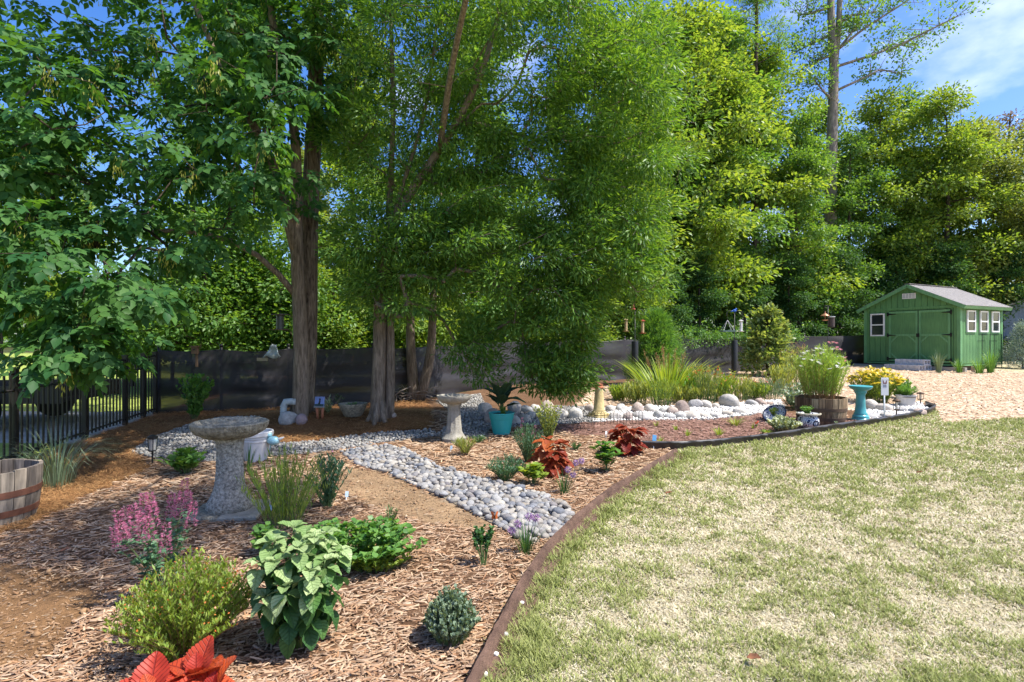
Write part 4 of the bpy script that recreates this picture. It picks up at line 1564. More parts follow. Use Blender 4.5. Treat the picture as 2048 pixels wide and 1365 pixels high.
# rocks along the dry creek
rm = [rockmesh('rock', 300 + i, 3, .26, ROCK) for i in range(8)]
def rock(u, v, wpx, hpx, label, group='rocks lining the dry creek', k=None, m=None, dep=1.0, name='rock'):
    c = G(u, v)
    s = c.y / F
    w, h = wpx * s / 2 * 1.18, hpx * s * 1.15
    o = link(name, m or rm[r_.integers(8) if k is None else k])
    o.location = (c.x, c.y + w * .3, c.z + h * .32)
    o.rotation_euler = (r_.normal(0, .12), r_.normal(0, .12), r_.uniform(0, 6.28) if k is None else k)
    o.scale = (w * 1.05, w * .9 * dep, h * .68)
    return tag(o, label, 'rock', group)


LF = 'weathered rock in the front row of the dry creek edge'
LB = 'pale rock in the back row of the dry creek edge'
LR = 'rounded pale stone edging the creek bed beside the turquoise birdbath'
for (u, v, w, h) in ((985, 846, 30, 22), (1006, 852, 14, 10), (1030, 848, 20, 16), (1050, 844, 18, 13), (1062, 838, 18, 14), (1078, 838, 24, 15), (1125, 838, 30, 19), (1150, 838, 26, 22), (1232, 840, 22, 16), (1256, 840, 20, 14), (1290, 838, 40, 13), (1317, 838, 20, 16),
                     (1340, 838, 22, 10), (1362, 837, 22, 10), (1382, 837, 30, 12), (1412, 836, 24, 9), (1434, 836, 22, 10), (1458, 832, 20, 9), (1478, 828, 22, 10)):
    rock(u, v, w, h, LF)
for (u, v, w, h) in ((968, 826, 26, 20), (1030, 826, 26, 18), (1052, 826, 22, 14), (1072, 824, 20, 14), (1096, 822, 24, 20), (1180, 824, 20, 14), (1222, 824, 22, 13), (1243, 823, 20, 14), (1277, 826, 22, 18), (1300, 824, 22, 12), (1328, 826, 20, 11), (1345, 828, 20, 11),
                     (1364, 824, 26, 20), (1394, 816, 24, 16), (1414, 816, 24, 14), (1432, 816, 18, 9), (1505, 811, 20, 10), (1519, 809, 16, 11), (1528, 812, 14, 9), (1540, 812, 14, 8), (1548, 820, 18, 8)):
    rock(u, v, w, h, LB)
rock(1462, 814, 36, 24, 'largest pale pointed rock of the dry creek with a grey front face', k=2)
for (u, v, w, h) in ((1743, 820, 26, 16), (1768, 822, 30, 14), (1805, 824, 22, 9), (1828, 826, 18, 9), (1843, 832, 24, 14), (1774, 836, 22, 9), (1740, 835, 28, 6)):
    rock(u, v, w, h, LR)
rock(573, 848, 34, 24, 'rough tan and grey rock leaning at the foot of the ash trunk', None, k=4)
rock(602, 848, 20, 18, 'smooth pinkish stone at the foot of the ash trunk', None, k=1, m=rockmesh('rock', 399, 3, .06, mat('pink_stone', (.33, .24, .24), .8, .2, 3)))
rock(1112, 845, 12, 8, LF)
rock(783, 836, 16, 9, 'small grey stone half buried in pine straw by the oak', None)


# ---------------------------------------------------------------- garden objects
AGG = mat('aggregate_concrete', (.20, .18, .15), .9, .6, 45, bump=.9, bscale=70, detail=4, second=(.58, .54, .46))
AGGD = mat('mossy_concrete', (.17, .145, .10), .9, .5, 28, bump=.9, bscale=70, second=(.42, .38, .29))
PALEC = mat('pale_concrete', (.27, .25, .205), .9, .35, 9, second=(.42, .39, .32), bump=.6, bscale=70)
TURQ = mat('turquoise_plastic', (.03, .36, .36), .45, .12, 4, spec=.4)
TURQ2 = mat('turquoise_glaze', (.07, .33, .36), .3, .2, 5, spec=.5)
YEL = mat('ochre_stone', (.50, .40, .19), .8, .25, 8, bump=.3)
TERRA = mat('terracotta', (.36, .13, .065), .8, .2, 8, bump=.2)
SOILM = mat('potting_soil', (.035, .025, .018), .95, .4, 25, bump=.8)
WPOT = mat('white_plastic_pot', (.62, .61, .60), .5, .08, 4)
BRONZE = mat('bronze_lamp', (.10, .065, .04), .45, .2, metal=.5)
LENS = glassmat('lamp_lens', (.75, .74, .70), .15)

# birdbath with exposed aggregate
c = G(460, 1026)
bb = thing('birdbath', 'speckled aggregate birdbath with wide round bowl on square stone slabs', 'birdbath', c, .12)
sl_ = [(-.30, -.02, -.24, .22), (-.015, .30, -.25, .05), (-.01, .29, .055, .25)]
for i, (x0, x1, y0, y1) in enumerate(sl_): MB().box(x0, x1, y0, y1, -.03, .035 + .004 * i, bev=.012).build('base_slab', PALEC if i else AGGD, bb)
sm(MB().lathe([(.172, .034), (.186, .06), (.18, .10), (.148, .16), (.12, .24), (.108, .38), (.105, .55), (.112, .62), (.125, .655)], 36, wob=.012, seed=3).build('pedestal', AGG, bb))
sm(MB().lathe([(.12, .65), (.20, .665), (.28, .71), (.306, .755), (.310, .785), (.298, .795), (.275, .788), (.22, .755), (.12, .738), (.02, .735)], 44, wob=.006, seed=4).build('bowl', AGGD, bb), 50)
sm(MB().lathe([(.02, .745), (.20, .7455), (.2, .746), (.02, .7462)], 30).build('water', glassmat('bath_water', (.10, .11, .10), .05, dark=True), bb))

# fluted grey birdbath
c = G(908, 884)
b2 = thing('birdbath', 'plain grey concrete birdbath with fluted column beside the turquoise pot', 'birdbath', c)
m = MB()
pr = [(.17, 0), (.175, .06), (.15, .09), (.11, .15), (.095, .3), (.085, .45), (.09, .52), (.11, .55)]
V, n = [], 40
for r, z in pr:
    for k in range(n):
        a = k * 2 * PI / n
        q = r * (1 + (.05 * math.cos(10 * a) if .1 < z < .53 else 0))
        V.append((q * math.cos(a), q * math.sin(a), z))
Fs = [(i * n + k, i * n + (k + 1) % n, (i + 1) * n + (k + 1) % n, (i + 1) * n + k) for i in range(len(pr) - 1) for k in range(n)]
sm(m.add(V, Fs).build('pedestal', PALEC, b2))
sm(MB().lathe([(.10, .545), (.17, .56), (.225, .60), (.245, .645), (.245, .665), (.225, .66), (.17, .63), (.02, .615)], 36).build('bowl', PALEC, b2), 50)

# turquoise birdbath
c = G(1721, 841)
b3 = thing('birdbath', 'small turquoise glazed birdbath beside the wooden barrel planter', 'birdbath', c)
sm(MB().lathe([(.135, 0), (.14, .03), (.125, .045), (.13, .06), (.122, .085), (.105, .10), (.108, .115), (.09, .14), (.078, .25), (.07, .42), (.075, .46), (.095, .48)], 30).build('pedestal', TURQ2, b3), 50)
sm(MB().lathe([(.09, .475), (.10, .52), (.16, .55), (.185, .59), (.18, .60), (.15, .585), (.02, .57)], 30).build('bowl', TURQ2, b3), 50)

# white ribbed pot with blue glass ornament
c = G(512, 921)
wp = thing('flower_pot', 'white ribbed plastic flower pot standing behind the aggregate birdbath', 'flower pot', c)
sm(MB().lathe([(.125, 0), (.165, .22), (.168, .235), (.175, .24), (.177, .26), (.171, .265), (.18, .275), (.182, .30), (.20, .31), (.205, .355), (.195, .365), (.18, .36), (.17, .31)], 36, cap=(True, False)).build('pot_body', WPOT, wp), 35)
MB().lathe([(.02, .305), (.172, .306), (.17, .312), (.02, .312)], 24).build('soil', SOILM, wp)
gl = thing('glass_bird', 'pale blue glass bird shaped watering globe on the white pot rim', 'ornament', (c.x + .235, c.y - .05, c.z + .20))
BG = mat('aqua_glass', (.30, .55, .60), .12, .3, 9, spec=.7, coat=.4)
P = [(-.0, 0, -.045), (.0, 0, .0), (.02, 0, .045), (.0, 0, .08)]
bd_ = rockmesh('glass_body', 5, 3, .02, BG)
o = link('body', bd_, gl)
o.scale = (.075, .06, .058)
o.location = (0, 0, .05)
o = link('head', bd_, gl)
o.scale = (.036, .036, .036)
o.location = (-.05, 0, .12)
MB().tube([(.05, 0, .06), (.09, 0, .075), (.13, 0, .095)], [.025, .016, .006], 10).build('tail', WPOT, gl, smooth=True)
MB().tube([(-.08, 0, .125), (-.105, 0, .12)], [.01, .002], 8).build('beak', BG, gl, smooth=True)
MB().tube([(-.03, 0, .02), (-.05, .03, -.03), (-.07, .05, -.10)], [.012, .009, .006], 8).build('spout', BG, gl, smooth=True)

# path lights
def pathlight(u, v, h, label, r=.045, cage=False, mt=None):
    mt = mt or BLKIRON
    c = G(u, v)
    t = thing('path_light', label, 'path light', c, .3)
    sm(MB().tube([(0, 0, -.06), (0, 0, h * .45)], [.006, .011], 8).build('stake', mt, t))
    sm(MB().lathe([(.012, h * .43), (r * .75, h * .45), (r * .8, h * .49), (r * .2, h * .50)], 20).build('base_ring', mt, t))
    if not cage:
        sm(MB().lathe([(r * .72, h * .49), (r * .92, h * .86), (r * .80, h * .87)], 24).build('lens', LENS, t))
    else:
        sm(MB().lathe([(r * .3, h * .49), (r * .34, h * .84)], 16).build('lens', LENS, t))
    for k in range(4):
        a = k * PI / 2 + .4
        MB().tube([(r * .78 * math.cos(a), r * .78 * math.sin(a), h * .47), (r * .97 * math.cos(a), r * .97 * math.sin(a), h * .88)], .0045, 6).build('rib', mt, t)
    sm(MB().lathe([(r * 1.0, h * .86), (r * 1.12, h * .88), (r * 1.12, h * .93), (r * .7, h * .97), (r * .2, h)], 24).build('cap', mt, t), 35)


pathlight(305, 930, .36, 'black stake path light with clear lens at the edge of the gravel', .05)
pathlight(1793, 839, .36, 'bronze lantern path light standing next to the white sign', .055, True, BRONZE)
pathlight(1841, 812, .28, 'bronze lantern path light just behind the white oval planter', .06, True, BRONZE)

# barrels
def stavemat(name, cols):
    m = islandmat(name, cols, .9, obj=True)
    nt = m.node_tree
    tcn = [q for q in nt.nodes if q.type == 'TEX_COORD'][0]
    noi = [q for q in nt.nodes if q.type == 'TEX_NOISE'][0]
    mpn = nt.nodes.new('ShaderNodeMapping')
    mpn.inputs['Scale'].default_value = (16, 16, 1.6)
    nt.links.new(tcn.outputs['Object'], mpn.inputs['Vector'])
    nt.links.new(mpn.outputs['Vector'], noi.inputs['Vector'])
    noi.inputs['Scale'].default_value = 2.0
    noi.inputs['Detail'].default_value = 9
    mrn = [q for q in nt.nodes if q.type == 'MAP_RANGE'][0]
    mrn.inputs['From Min'].default_value = .3
    mrn.inputs['From Max'].default_value = .7
    mrn.inputs['To Min'].default_value = .4
    mrn.inputs['To Max'].default_value = 1.4
    bpn = nt.nodes.new('ShaderNodeBump')
    bpn.inputs['Strength'].default_value = .6
    bpn.inputs['Distance'].default_value = .01
    nt.links.new(noi.outputs['Fac'], bpn.inputs['Height'])
    nt.links.new(bpn.outputs['Normal'], nt.nodes['Principled BSDF'].inputs['Normal'])
    return m


STAVE = stavemat('barrel_staves_grey', [(.20, .17, .14), (.27, .23, .19), (.14, .115, .095), (.30, .26, .21), (.22, .17, .12)])
STAVE2 = stavemat('barrel_staves_brown', [(.19, .13, .08), (.28, .21, .135), (.13, .08, .05), (.24, .165, .10), (.30, .24, .16)])
HOOP = mat('rusty_hoop', (.16, .07, .045), .75, .35, 14, metal=.3)
def barrel(c, r, h, label, sm_, hoop, top=1.0, bot=.86, ns=24):
    t = thing('barrel_planter', label, 'planter', c, .2)
    def rad(z): return r * (bot + (top - bot) * (1 - (1 - z / h) ** 2))
    for k in range(ns):
        a0, a1 = k * 2 * PI / ns + .008, (k + 1) * 2 * PI / ns - .008
        zs_ = np.linspace(0, h, 6)
        P = []
        dz = random.Random(k).uniform(-.008, .006)
        for z in zs_:
            zz = z + (dz if z == h else 0)
            for rr_, a in ((rad(z), a0), (rad(z), a1), (rad(z) - .028, a1), (rad(z) - .028, a0)): P.append((rr_ * math.cos(a), rr_ * math.sin(a), zz))
        Fs = [(3, 2, 1, 0), (20, 21, 22, 23)]
        for i in range(5):
            for q in range(4):
                Fs.append((i * 4 + q, i * 4 + (q + 1) % 4, i * 4 + 4 + (q + 1) % 4, i * 4 + 4 + q))
        MB().add(P, Fs).build('stave', sm_, t)
    for (z0, z1) in ((h * .22, h * .33), (h * .55, h * .66)):
        sm(MB().lathe([(rad(z0) - .004, z0 - .001), (rad(z0) + .004, z0), (rad(z1) + .004, z1), (rad(z1) - .004, z1 + .001)], 40, cap=(False, False)).build('hoop', hoop, t))
    sm(MB().lathe([(.02, h - .13), (rad(h) - .03, h - .128), (rad(h) - .03, h - .11), (.02, h - .10)], 24).build('soil', SOILM, t))
    return t


c = G(-64, 1058)
barrel(Vector((c.x, c.y + .15, c.z - .02)), .36, .47, 'weathered grey half barrel with rusty hoops near the metal railing', STAVE, HOOP)
c = G(1662, 853)
BR = Vector((c.x, c.y + .3, c.z - .02))
barrel(BR, .395, .47, 'brown half barrel planter overflowing with feathery flowering cosmos', STAVE2, mat('dark_hoop', (.10, .065, .045), .8, .3, metal=.2))

# turquoise pot
c = G(1003, 868)
TP = c
tp = thing('flower_pot', 'bright turquoise plastic pot holding a dark large leaved plant', 'flower pot', c)
sm(MB().lathe([(.125, 0), (.13, .01), (.17, .215), (.172, .225), (.182, .24), (.19, .305), (.197, .31), (.197, .325), (.185, .325), (.175, .30)], 36, cap=(True, False)).build('pot_body', TURQ, tp), 35)
MB().lathe([(.02, .28), (.172, .285), (.17, .295), (.02, .30)], 24).build('soil', SOILM, tp)

# ochre pedestal
c = G(1198, 836)
yp = thing('garden_pedestal', 'ochre tapering stone pedestal with terracotta collar under the oak branches', 'pedestal', c, .5)
MB().box(-.16, .16, -.16, .16, 0, .05, bev=.01).build('plinth', YEL, yp)
MB().box(-.135, .135, -.135, .135, .0502, .09, bev=.012).build('plinth_step', YEL, yp)
sm(MB().lathe([(.125, .09), (.13, .105), (.12, .12), (.105, .125), (.11, .14), (.098, .155), (.075, .46), (.07, .52)], 28).build('column', YEL, yp), 50)
sm(MB().lathe([(.068, .518), (.085, .535), (.082, .56), (.06, .575), (.075, .60), (.02, .61)], 24).build('collar', TERRA, yp), 50)

# low wire border fences
WIRE = mat('black_wire', (.012, .012, .013), .5)
c = G(1232, 850)
wf = thing('wire_border', 'low black wire border fence in front of the ochre pedestal', 'border fence', c, .15)
for k in range(9):
    x = -.48 + k * .11
    MB().tube([(x, 0, -.04), (x, 0, .20), (x + .03, 0, .235), (x + .06, 0, .20), (x + .06, 0, -.04)], .004, 5).build('hoop', WIRE, wf)
for z in (.06, .15): MB().tube([(-.49, -.006, z), (.48, -.006, z)], .003, 5).build('crosswire', WIRE, wf)

# white sign on a stake
c = G(1769, 846)
sg = thing('garden_sign', 'white upright garden sign with red brown butterfly emblem on a stake', 'sign', c, -.1)
s = c.y / F
WS = mat('sign_white', (.70, .70, .74), .4, .04)
MB().tube([(0, .006, -.05), (0, .006, 60 * s)], .012, 10).build('stake', WHITE, sg, smooth=True)
MB().box(-7 * s, 7 * s, -.012, -.006, 55 * s, 90 * s, bev=.002).build('panel', WS, sg)
EMB = mat('emblem_red_brown', (.20, .055, .045), .6)
INK = mat('sign_ink', (.10, .10, .16), .6)
z0 = 80 * s
for sx in (-1, 1):
    q = [(sx * .2 * s, z0 - 1 * s), (sx * 4.2 * s, z0 + 7 * s), (sx * 3.4 * s, z0 + 1 * s), (sx * 3.2 * s, z0 - 2 * s), (sx * 1 * s, z0 - 2.4 * s)]
    MB().prism(q if sx < 0 else q[::-1], -.0145, -.0121).build('emblem_wing', EMB, sg)
for j, z in enumerate((75.2, 72)):
    x = -3.4 * s
    for w in ((1.9, 1.2, 2.2) if j == 0 else (2.6, 2.2, 1.0)):
        MB().box(x, x + w * s, -.0140, -.0121, (z - .9) * s, (z + .9) * s).build('text_block', INK, sg)
        x += (w + .45) * s

# white oval planter
c = G(1812, 813)
wo_ = thing('planter', 'white oval trough planter near the end of the black edging', 'planter', c, .05)
sm(MB().lathe([(.145, 0), (.15, .01), (.185, .21), (.19, .215), (.19, .23), (.178, .23), (.172, .2)], 30, cap=(True, False)).build('pot_body', mat('cream_pot', (.60, .56, .52), .5, .08), wo_), 35).scale = (1.05, .75, 1)
MB().lathe([(.02, .19), (.17, .192), (.17, .2), (.02, .205)], 24).build('soil', SOILM, wo_)

# painted pots
def talavera():
    m, nt, N, L, p = _new('talavera_glaze')
    t = N.new('ShaderNodeTexCoord')
    vo = N.new('ShaderNodeTexVoronoi')
    vo.inputs['Scale'].default_value = 13
    L.new(t.outputs['Object'], vo.inputs['Vector'])
    r = N.new('ShaderNodeValToRGB')
    r.color_ramp.interpolation = 'CONSTANT'
    cs = [(0, (.55, .55, .56)), (.10, (.015, .02, .07)), (.30, (.66, .66, .66)), (.46, (.02, .03, .10)), (.56, (.6, .6, .62))]
    while len(r.color_ramp.elements) < len(cs): r.color_ramp.elements.new(.9)
    for i, (q, c) in enumerate(cs):
        r.color_ramp.elements[i].position = q
        r.color_ramp.elements[i].color = (*c, 1)
    L.new(vo.outputs['Distance'], r.inputs['Fac'])
    n = N.new('ShaderNodeTexNoise')
    n.inputs['Scale'].default_value = 6
    L.new(t.outputs['Object'], n.inputs['Vector'])
    g = N.new('ShaderNodeMath')
    g.operation = 'GREATER_THAN'
    g.inputs[1].default_value = .70
    L.new(n.outputs['Fac'], g.inputs[0])
    mx_ = N.new('ShaderNodeMix')
    mx_.data_type = 'RGBA'
    mx_.inputs['B'].default_value = (.42, .05, .03, 1)
    L.new(g.outputs['Value'], mx_.inputs['Factor'])
    L.new(r.outputs['Color'], mx_.inputs['A'])
    L.new(mx_.outputs['Result'], p.inputs['Base Color'])
    p.inputs['Roughness'].default_value = .2
    p.inputs['Coat Weight'].default_value = .5
    return m


TAL = talavera()
pot = [(.085, 0), (.10, .012), (.145, .06), (.16, .11), (.15, .165), (.125, .20), (.13, .215), (.175, .235), (.18, .25), (.165, .25), (.12, .225)]
T1 = G(1617, 858)
t1 = thing('painted_pot', 'round glazed pot painted blue white and red, upright with a leafy green plant', 'flower pot', T1)
sm(MB().lathe(pot, 30, cap=(True, False)).build('pot_body', TAL, t1), 50)
sm(MB().lathe([(.162, .247), (.182, .238), (.183, .254), (.166, .258)], 30, cap=(False, False)).build('rim', mat('cream_glaze', (.55, .50, .38), .25, .15), t1))
MB().lathe([(.02, .21), (.122, .212), (.12, .22), (.02, .226)], 20).build('soil', SOILM, t1)
ring = MB().tube([(.045 * math.cos(a) + .0, -.158 + .01 * math.cos(a) ** 2, .10 + .045 * math.sin(a)) for a in np.linspace(0, 2 * PI, 22)], .011, 6, cap=False)
ring.build('painted_ring', mat('cobalt_paint', (.012, .014, .04), .25), t1, smooth=True).rotation_euler = (0, 0, .25)
T2 = G(1556, 845)
t2 = thing('painted_pot', 'blue and white glazed bowl planter tipped up on one side behind dusty miller', 'flower pot', T2 + Vector((0, .1, 0)))
t2.scale = (.78, .78, .78)
o = sm(MB().lathe([(.10, 0), (.15, .03), (.20, .09), (.23, .16), (.24, .165), (.225, .175), (.19, .10), (.02, .05)], 30).build('bowl', TAL, t2), 50)
o.rotation_euler = (.15, -.75, .5)
o.location = (.04, .02, .06)
o = sm(MB().lathe([(.232, .158), (.246, .162), (.246, .178), (.228, .18)], 30, cap=(False, False)).build('rim', bpy.data.materials['cobalt_paint'], t2))
o.rotation_euler = (.15, -.75, .5)
o.location = (.04, .02, .06)

# stone bowl by the oak
c = G(706, 833)
sb = thing('bowl_planter', 'low concrete bowl planter beside the oak trunk in pine straw', 'planter', c)
sm(MB().lathe([(.13, 0), (.15, .02), (.22, .16), (.235, .20), (.235, .215), (.21, .215), (.19, .17), (.02, .15)], 28, wob=.02).build('bowl', AGGD, sb), 50)
# downspout elbow by the ash
c = G(574, 838)
ds = thing('downspout_elbow', 'pale corrugated downspout elbow propped against the ash trunk', 'pipe', c)
GALV = mat('galvanised_pale', (.42, .46, .47), .5, .25, 12)
pts = [(-.03, -.05, -.02), (-.04, -.05, .10), (-.03, -.05, .22), (0, -.05, .28), (.08, -.06, .29), (.17, -.08, .285)]
MB().tube(np.array(pts), [.05, .052, .054, .056, .054, .052], 8).build('pipe', GALV, ds, smooth=True)
for k in range(5): MB().tube([(-.037, -.05, .04 + k * .04), (-.036, -.05, .052 + k * .04)], .058, 8).build('rib', GALV, ds, smooth=True)

# picture tile on terracotta legs
c = G(639, 838)
pt = thing('picture_tile', 'small blue picture tile with dark bird silhouette on terracotta legs', 'ornament', c, -.08)
s = c.y / F
for x, dx in ((-5.5, 2), (6.5, -1)): MB().tube([(x * s, 0, 23 * s), ((x + dx) * s, 0, -.02)], [.026, .02], 8).build('leg', TERRA, pt, smooth=True)
MB().box(-11 * s, 10 * s, -.03, .03, 22.5 * s, 25 * s).build('ledge', mat('ledge_grey', (.25, .25, .24), .8), pt)
Mt = Matrix.Translation((0, 0, 25 * s)) @ Matrix.Rotation(-.12, 4, 'X')
MB().box(-9.5 * s, 9.5 * s, -.012, .012, 0, 19 * s, Mt, bev=.003).build('tile', mat('tile_blue', (.20, .27, .55), .3, .25, 4), pt)
MB().box(-9 * s, 9 * s, -.0145, -.0125, .5 * s, 4.5 * s, Mt).build('tile_ground', mat('tile_dark_green', (.02, .06, .06), .4), pt)
sil = [(-3, 4), (-1, 8), (0, 11), (-.6, 14), (.6, 16.5), (2, 14.5), (3.2, 13.5), (2, 12.6), (2.4, 10), (1.6, 6), (2.6, 4)]
q = MB()
n0 = len(sil)
P = [tuple(Mt @ Vector((x * s, -.0165, z * s))) for x, z in sil] + [tuple(Mt @ Vector((x * s, -.0147, z * s))) for x, z in sil]
q.add(P, [tuple(range(n0))[::-1], tuple(range(n0, 2 * n0))] + [(i, (i + 1) % n0, (i + 1) % n0 + n0, i + n0) for i in range(n0)])
q.build('silhouette', BLKIRON, pt)

# butterfly on a stake, plant tags
c = G(990, 1052)
bf = thing('butterfly_stake', 'orange metal butterfly on a thin stake beside the pebble path', 'ornament', c, .3)
MB().tube([(0, 0, -.05), (0, 0, .075)], .002, 6).build('stake', BLKIRON, bf)
ORB = mat('orange_enamel', (.42, .11, .03), .4, .4, 60)
for sx in (-1, 1):
    w_ = [(0, .07), (.012, .105), (.028, .115), (.034, .10), (.024, .08), (.03, .065), (.02, .05), (.006, .055)]
    o = MB().prism([(sx * x, z) for x, z in w_][::sx], -.001, .001).build('wing', ORB, bf)
    o.rotation_euler = (0, 0, sx * .45)
MB().tube([(0, 0, .05), (0, 0, .11)], [.004, .003], 8).build('body', BLKIRON, bf, smooth=True)
def tagstake(u, v, m, label, h=.10, w=.03, hh=.05):
    c = G(u, v)
    t = thing('plant_tag', label, 'plant tag', c, random.Random(u).uniform(-.6, .6))
    MB().box(-.004, .004, -.001, .001, -.03, h).build('stem', WHITE, t)
    MB().box(-w / 2, w / 2, -.0035, -.0015, h - hh * .3, h + hh * .7, bev=.0005).build('card', m, t)
    t.rotation_euler = (-.2, .15, t.rotation_euler.z)


tagstake(1307, 900, mat('tag_blue', (.10, .30, .55), .4), 'blue plant tag stuck in the mulch inside the black edging', .14, .055, .08)
tagstake(538, 1030, mat('tag_pale', (.45, .58, .70), .4), 'pale blue plant tag at the foot of the wispy green bush', .05)
tagstake(692, 1002, bpy.data.materials['tag_pale'], 'white plant tag on the edge of the bare sandy patch', .05)
tagstake(1212, 876, WHITE, 'white plant tag by the taller red coleus', .06)
tagstake(901, 905, bpy.data.materials['tag_pale'], 'pale plant tag near the fluted birdbath foot', .05)

# ---------------------------------------------------------------- feeders
HOOK = mat('hook_steel', (.03, .03, .03), .5)
def hookpole(u, Y, vtop, label, arms, baffle=None):
    x = (u - 1024) / F * Y
    g = float(gz(x, Y))
    top = CZ - (vtop - 682.5) / F * Y - g
    t = thing('shepherd_hook', label, 'feeder pole', (x, Y, g))
    MB().tube([(0, 0, -.1), (0, 0, top - .02)], .011, 8).build('pole', HOOK, t, smooth=True)
    for (r, side) in arms:
        a = np.linspace(0, PI * 1.15, 14)
        MB().tube([(side * (r - r * math.cos(q)), 0, top - r * .6 + r * math.sin(q) * .9 + (0 if q < 2.6 else 0)) for q in a], .008, 6).build('arm', HOOK, t, smooth=True)
    if baffle:
        z0, z1 = (CZ - (q - 682.5) / F * Y - g for q in baffle)
        sm(MB().lathe([(.085, z0), (.085, z1 - .01), (.08, z1), (.013, z1 + .01)], 24).build('baffle', mat('baffle_black', (.02, .02, .02), .4, .2), t))
    return t, x, g, top


def hang(name, label, u, Y, v0, v1, parts, cat='bird feeder', wire_v=None):
    x = (u - 1024) / F * Y
    z0 = CZ - (v1 - 682.5) / F * Y
    z1 = CZ - (v0 - 682.5) / F * Y
    t = thing(name, label, cat, (x, Y, z0))
    h = z1 - z0
    for (nm, prof, m) in parts:
        sm(MB().lathe([(r * h, z * h) for r, z in prof], 20).build(nm, m, t), 45)
    if wire_v is not None:
        zt = CZ - (wire_v - 682.5) / F * Y - z0
        MB().tube([(0, 0, h * .98), (0, 0, zt)], .004, 5).build('wire', HOOK, t)
    return t


SEED = mat('feeder_seed', (.40, .29, .15), .7, .35, 30)
RED = mat('feeder_red', (.35, .06, .045), .4, .2)
tube_parts = lambda body, cap: [('tube', [(.11, .06), (.11, .9), (.02, .91)], body), ('tray', [(.05, 0), (.22, .02), (.24, .07), (.1, .07)], cap), ('cap', [(.18, .88), (.2, .93), (.05, 1.0)], cap)]
hookpole(1270, 13.9, 622, 'single curved hook pole with feeders left of the feathery conifer', [(.12, 1)], (724, 683))
hang('tube_feeder', 'red topped tube bird feeder hanging from the curved hook pole', 1285, 13.9, 640, 668, tube_parts(SEED, RED), wire_v=624)
hang('tube_feeder', 'tan mesh tube bird feeder hanging near the oak leaves', 1252, 13.8, 638, 664, tube_parts(SEED, SEED), wire_v=600)
hang('hummingbird_feeder', 'small red hummingbird feeder above the curved hook pole', 1266, 13.8, 610, 620, [('bottle', [(.2, .2), (.3, .6), (.1, 1)], RED), ('base', [(.3, 0), (.5, .1), (.45, .25), (.1, .25)], RED)], wire_v=590)
BLUE = mat('bluebird_blue', (.015, .10, .42), .45, .15)
tt, x, g, top = hookpole(1469, 15.6, 624, 'double armed hook pole with tall black squirrel baffle', [(.115, -1), (.115, 1)], (746, 681))
bd2 = thing('bird_figurine', 'small blue bird figurine perched on the double armed pole', 'ornament', (x, 15.6, g + top))
o = link('body', rockmesh('bird_body', 6, 3, .02, BLUE), bd2)
o.scale = (.055, .04, .042)
o.location = (0, 0, .03)
o = link('head', o.data, bd2)
o.scale = (.03, .028, .028)
o.location = (.04, 0, .075)
MB().tube([(-.04, 0, .03), (-.11, 0, .0)], [.02, .012], 8).build('tail', BLUE, bd2, smooth=True)
MB().tube([(.065, 0, .075), (.085, 0, .072)], [.008, .001], 6).build('beak', BLKIRON, bd2, smooth=True)
xx = (1455 - 1024) / F * 15.5
tz = CZ - (664 - 682.5) / F * 15.5
tf = thing('tray_feeder', 'flat green tray feeder hung on wires from the double armed pole', 'bird feeder', (xx, 15.5, tz))
GT = mat('tray_green', (.10, .17, .15), .6, .2)
MB().box(-.16, .16, -.12, .12, 0, .012).build('tray', GT, tf)
for (a, b, c_, d_) in ((-.16, .16, -.132, -.1201), (-.16, .16, .1201, .132), (-.172, -.1601, -.132, .132), (.1601, .172, -.132, .132)): MB().box(a, b, c_, d_, 0, .04).build('side', GT, tf)
for sx in (-1, 1):
    for sy in (-1, 1): MB().tube([(sx * .155, sy * .115, .03), (0, 0, .33)], .005, 5).build('wire', WPOT, tf)
MB().tube([(0, 0, .32), (0, 0, .56)], .004, 5).build('hanger', HOOK, tf)
hang('tube_feeder', 'white tube bird feeder hanging on the right arm of the double pole', 1482, 15.6, 640, 664, tube_parts(WPOT, WPOT), wire_v=626)
hookpole(1656, 17.5, 613, 'double hooked pole with copper roofed feeder near the shed', [(.055, -1), (.055, 1)])
COP = mat('copper_roof', (.38, .19, .10), .4, .25, metal=.4)
hang('roofed_feeder', 'copper roofed bird feeder on the pole near the shed', 1650, 17.5, 623, 643, [('roof', [(.42, .55), (.40, .58), (.08, .8), (.05, 1)], COP), ('post', [(.05, .1), (.05, .6)], COP), ('tray', [(.1, .05), (.28, .08), (.3, .16), (.05, .16)], COP)], wire_v=614)
hang('mesh_feeder', 'dark cylindrical mesh feeder with silver lid near the shed', 1663, 17.45, 633, 655, [('cage', [(.26, .06), (.26, .92)], mat('dark_mesh', (.06, .045, .04), .7, .4, 40)), ('lid', [(.28, .9), (.31, .93), (.3, .98), (.05, 1)], GALV), ('base', [(.1, 0), (.28, .02), (.28, .07)], BLKIRON)], wire_v=615)
hang('hanging_feeder', 'dark hopper feeder hanging by a wire in front of the ash trunk', 560, 8.6, 628, 661, [('hopper', [(.22, .06), (.22, .94)], mat('smoky_plastic', (.045, .05, .045), .35)), ('roof', [(.52, .93), (.5, .97), (.1, 1)], mat('feeder_brown', (.11, .08, .06), .6)), ('tray', [(.1, 0), (.5, .02), (.52, .06), (.2, .06)], bpy.data.materials['feeder_brown'])], wire_v=560)
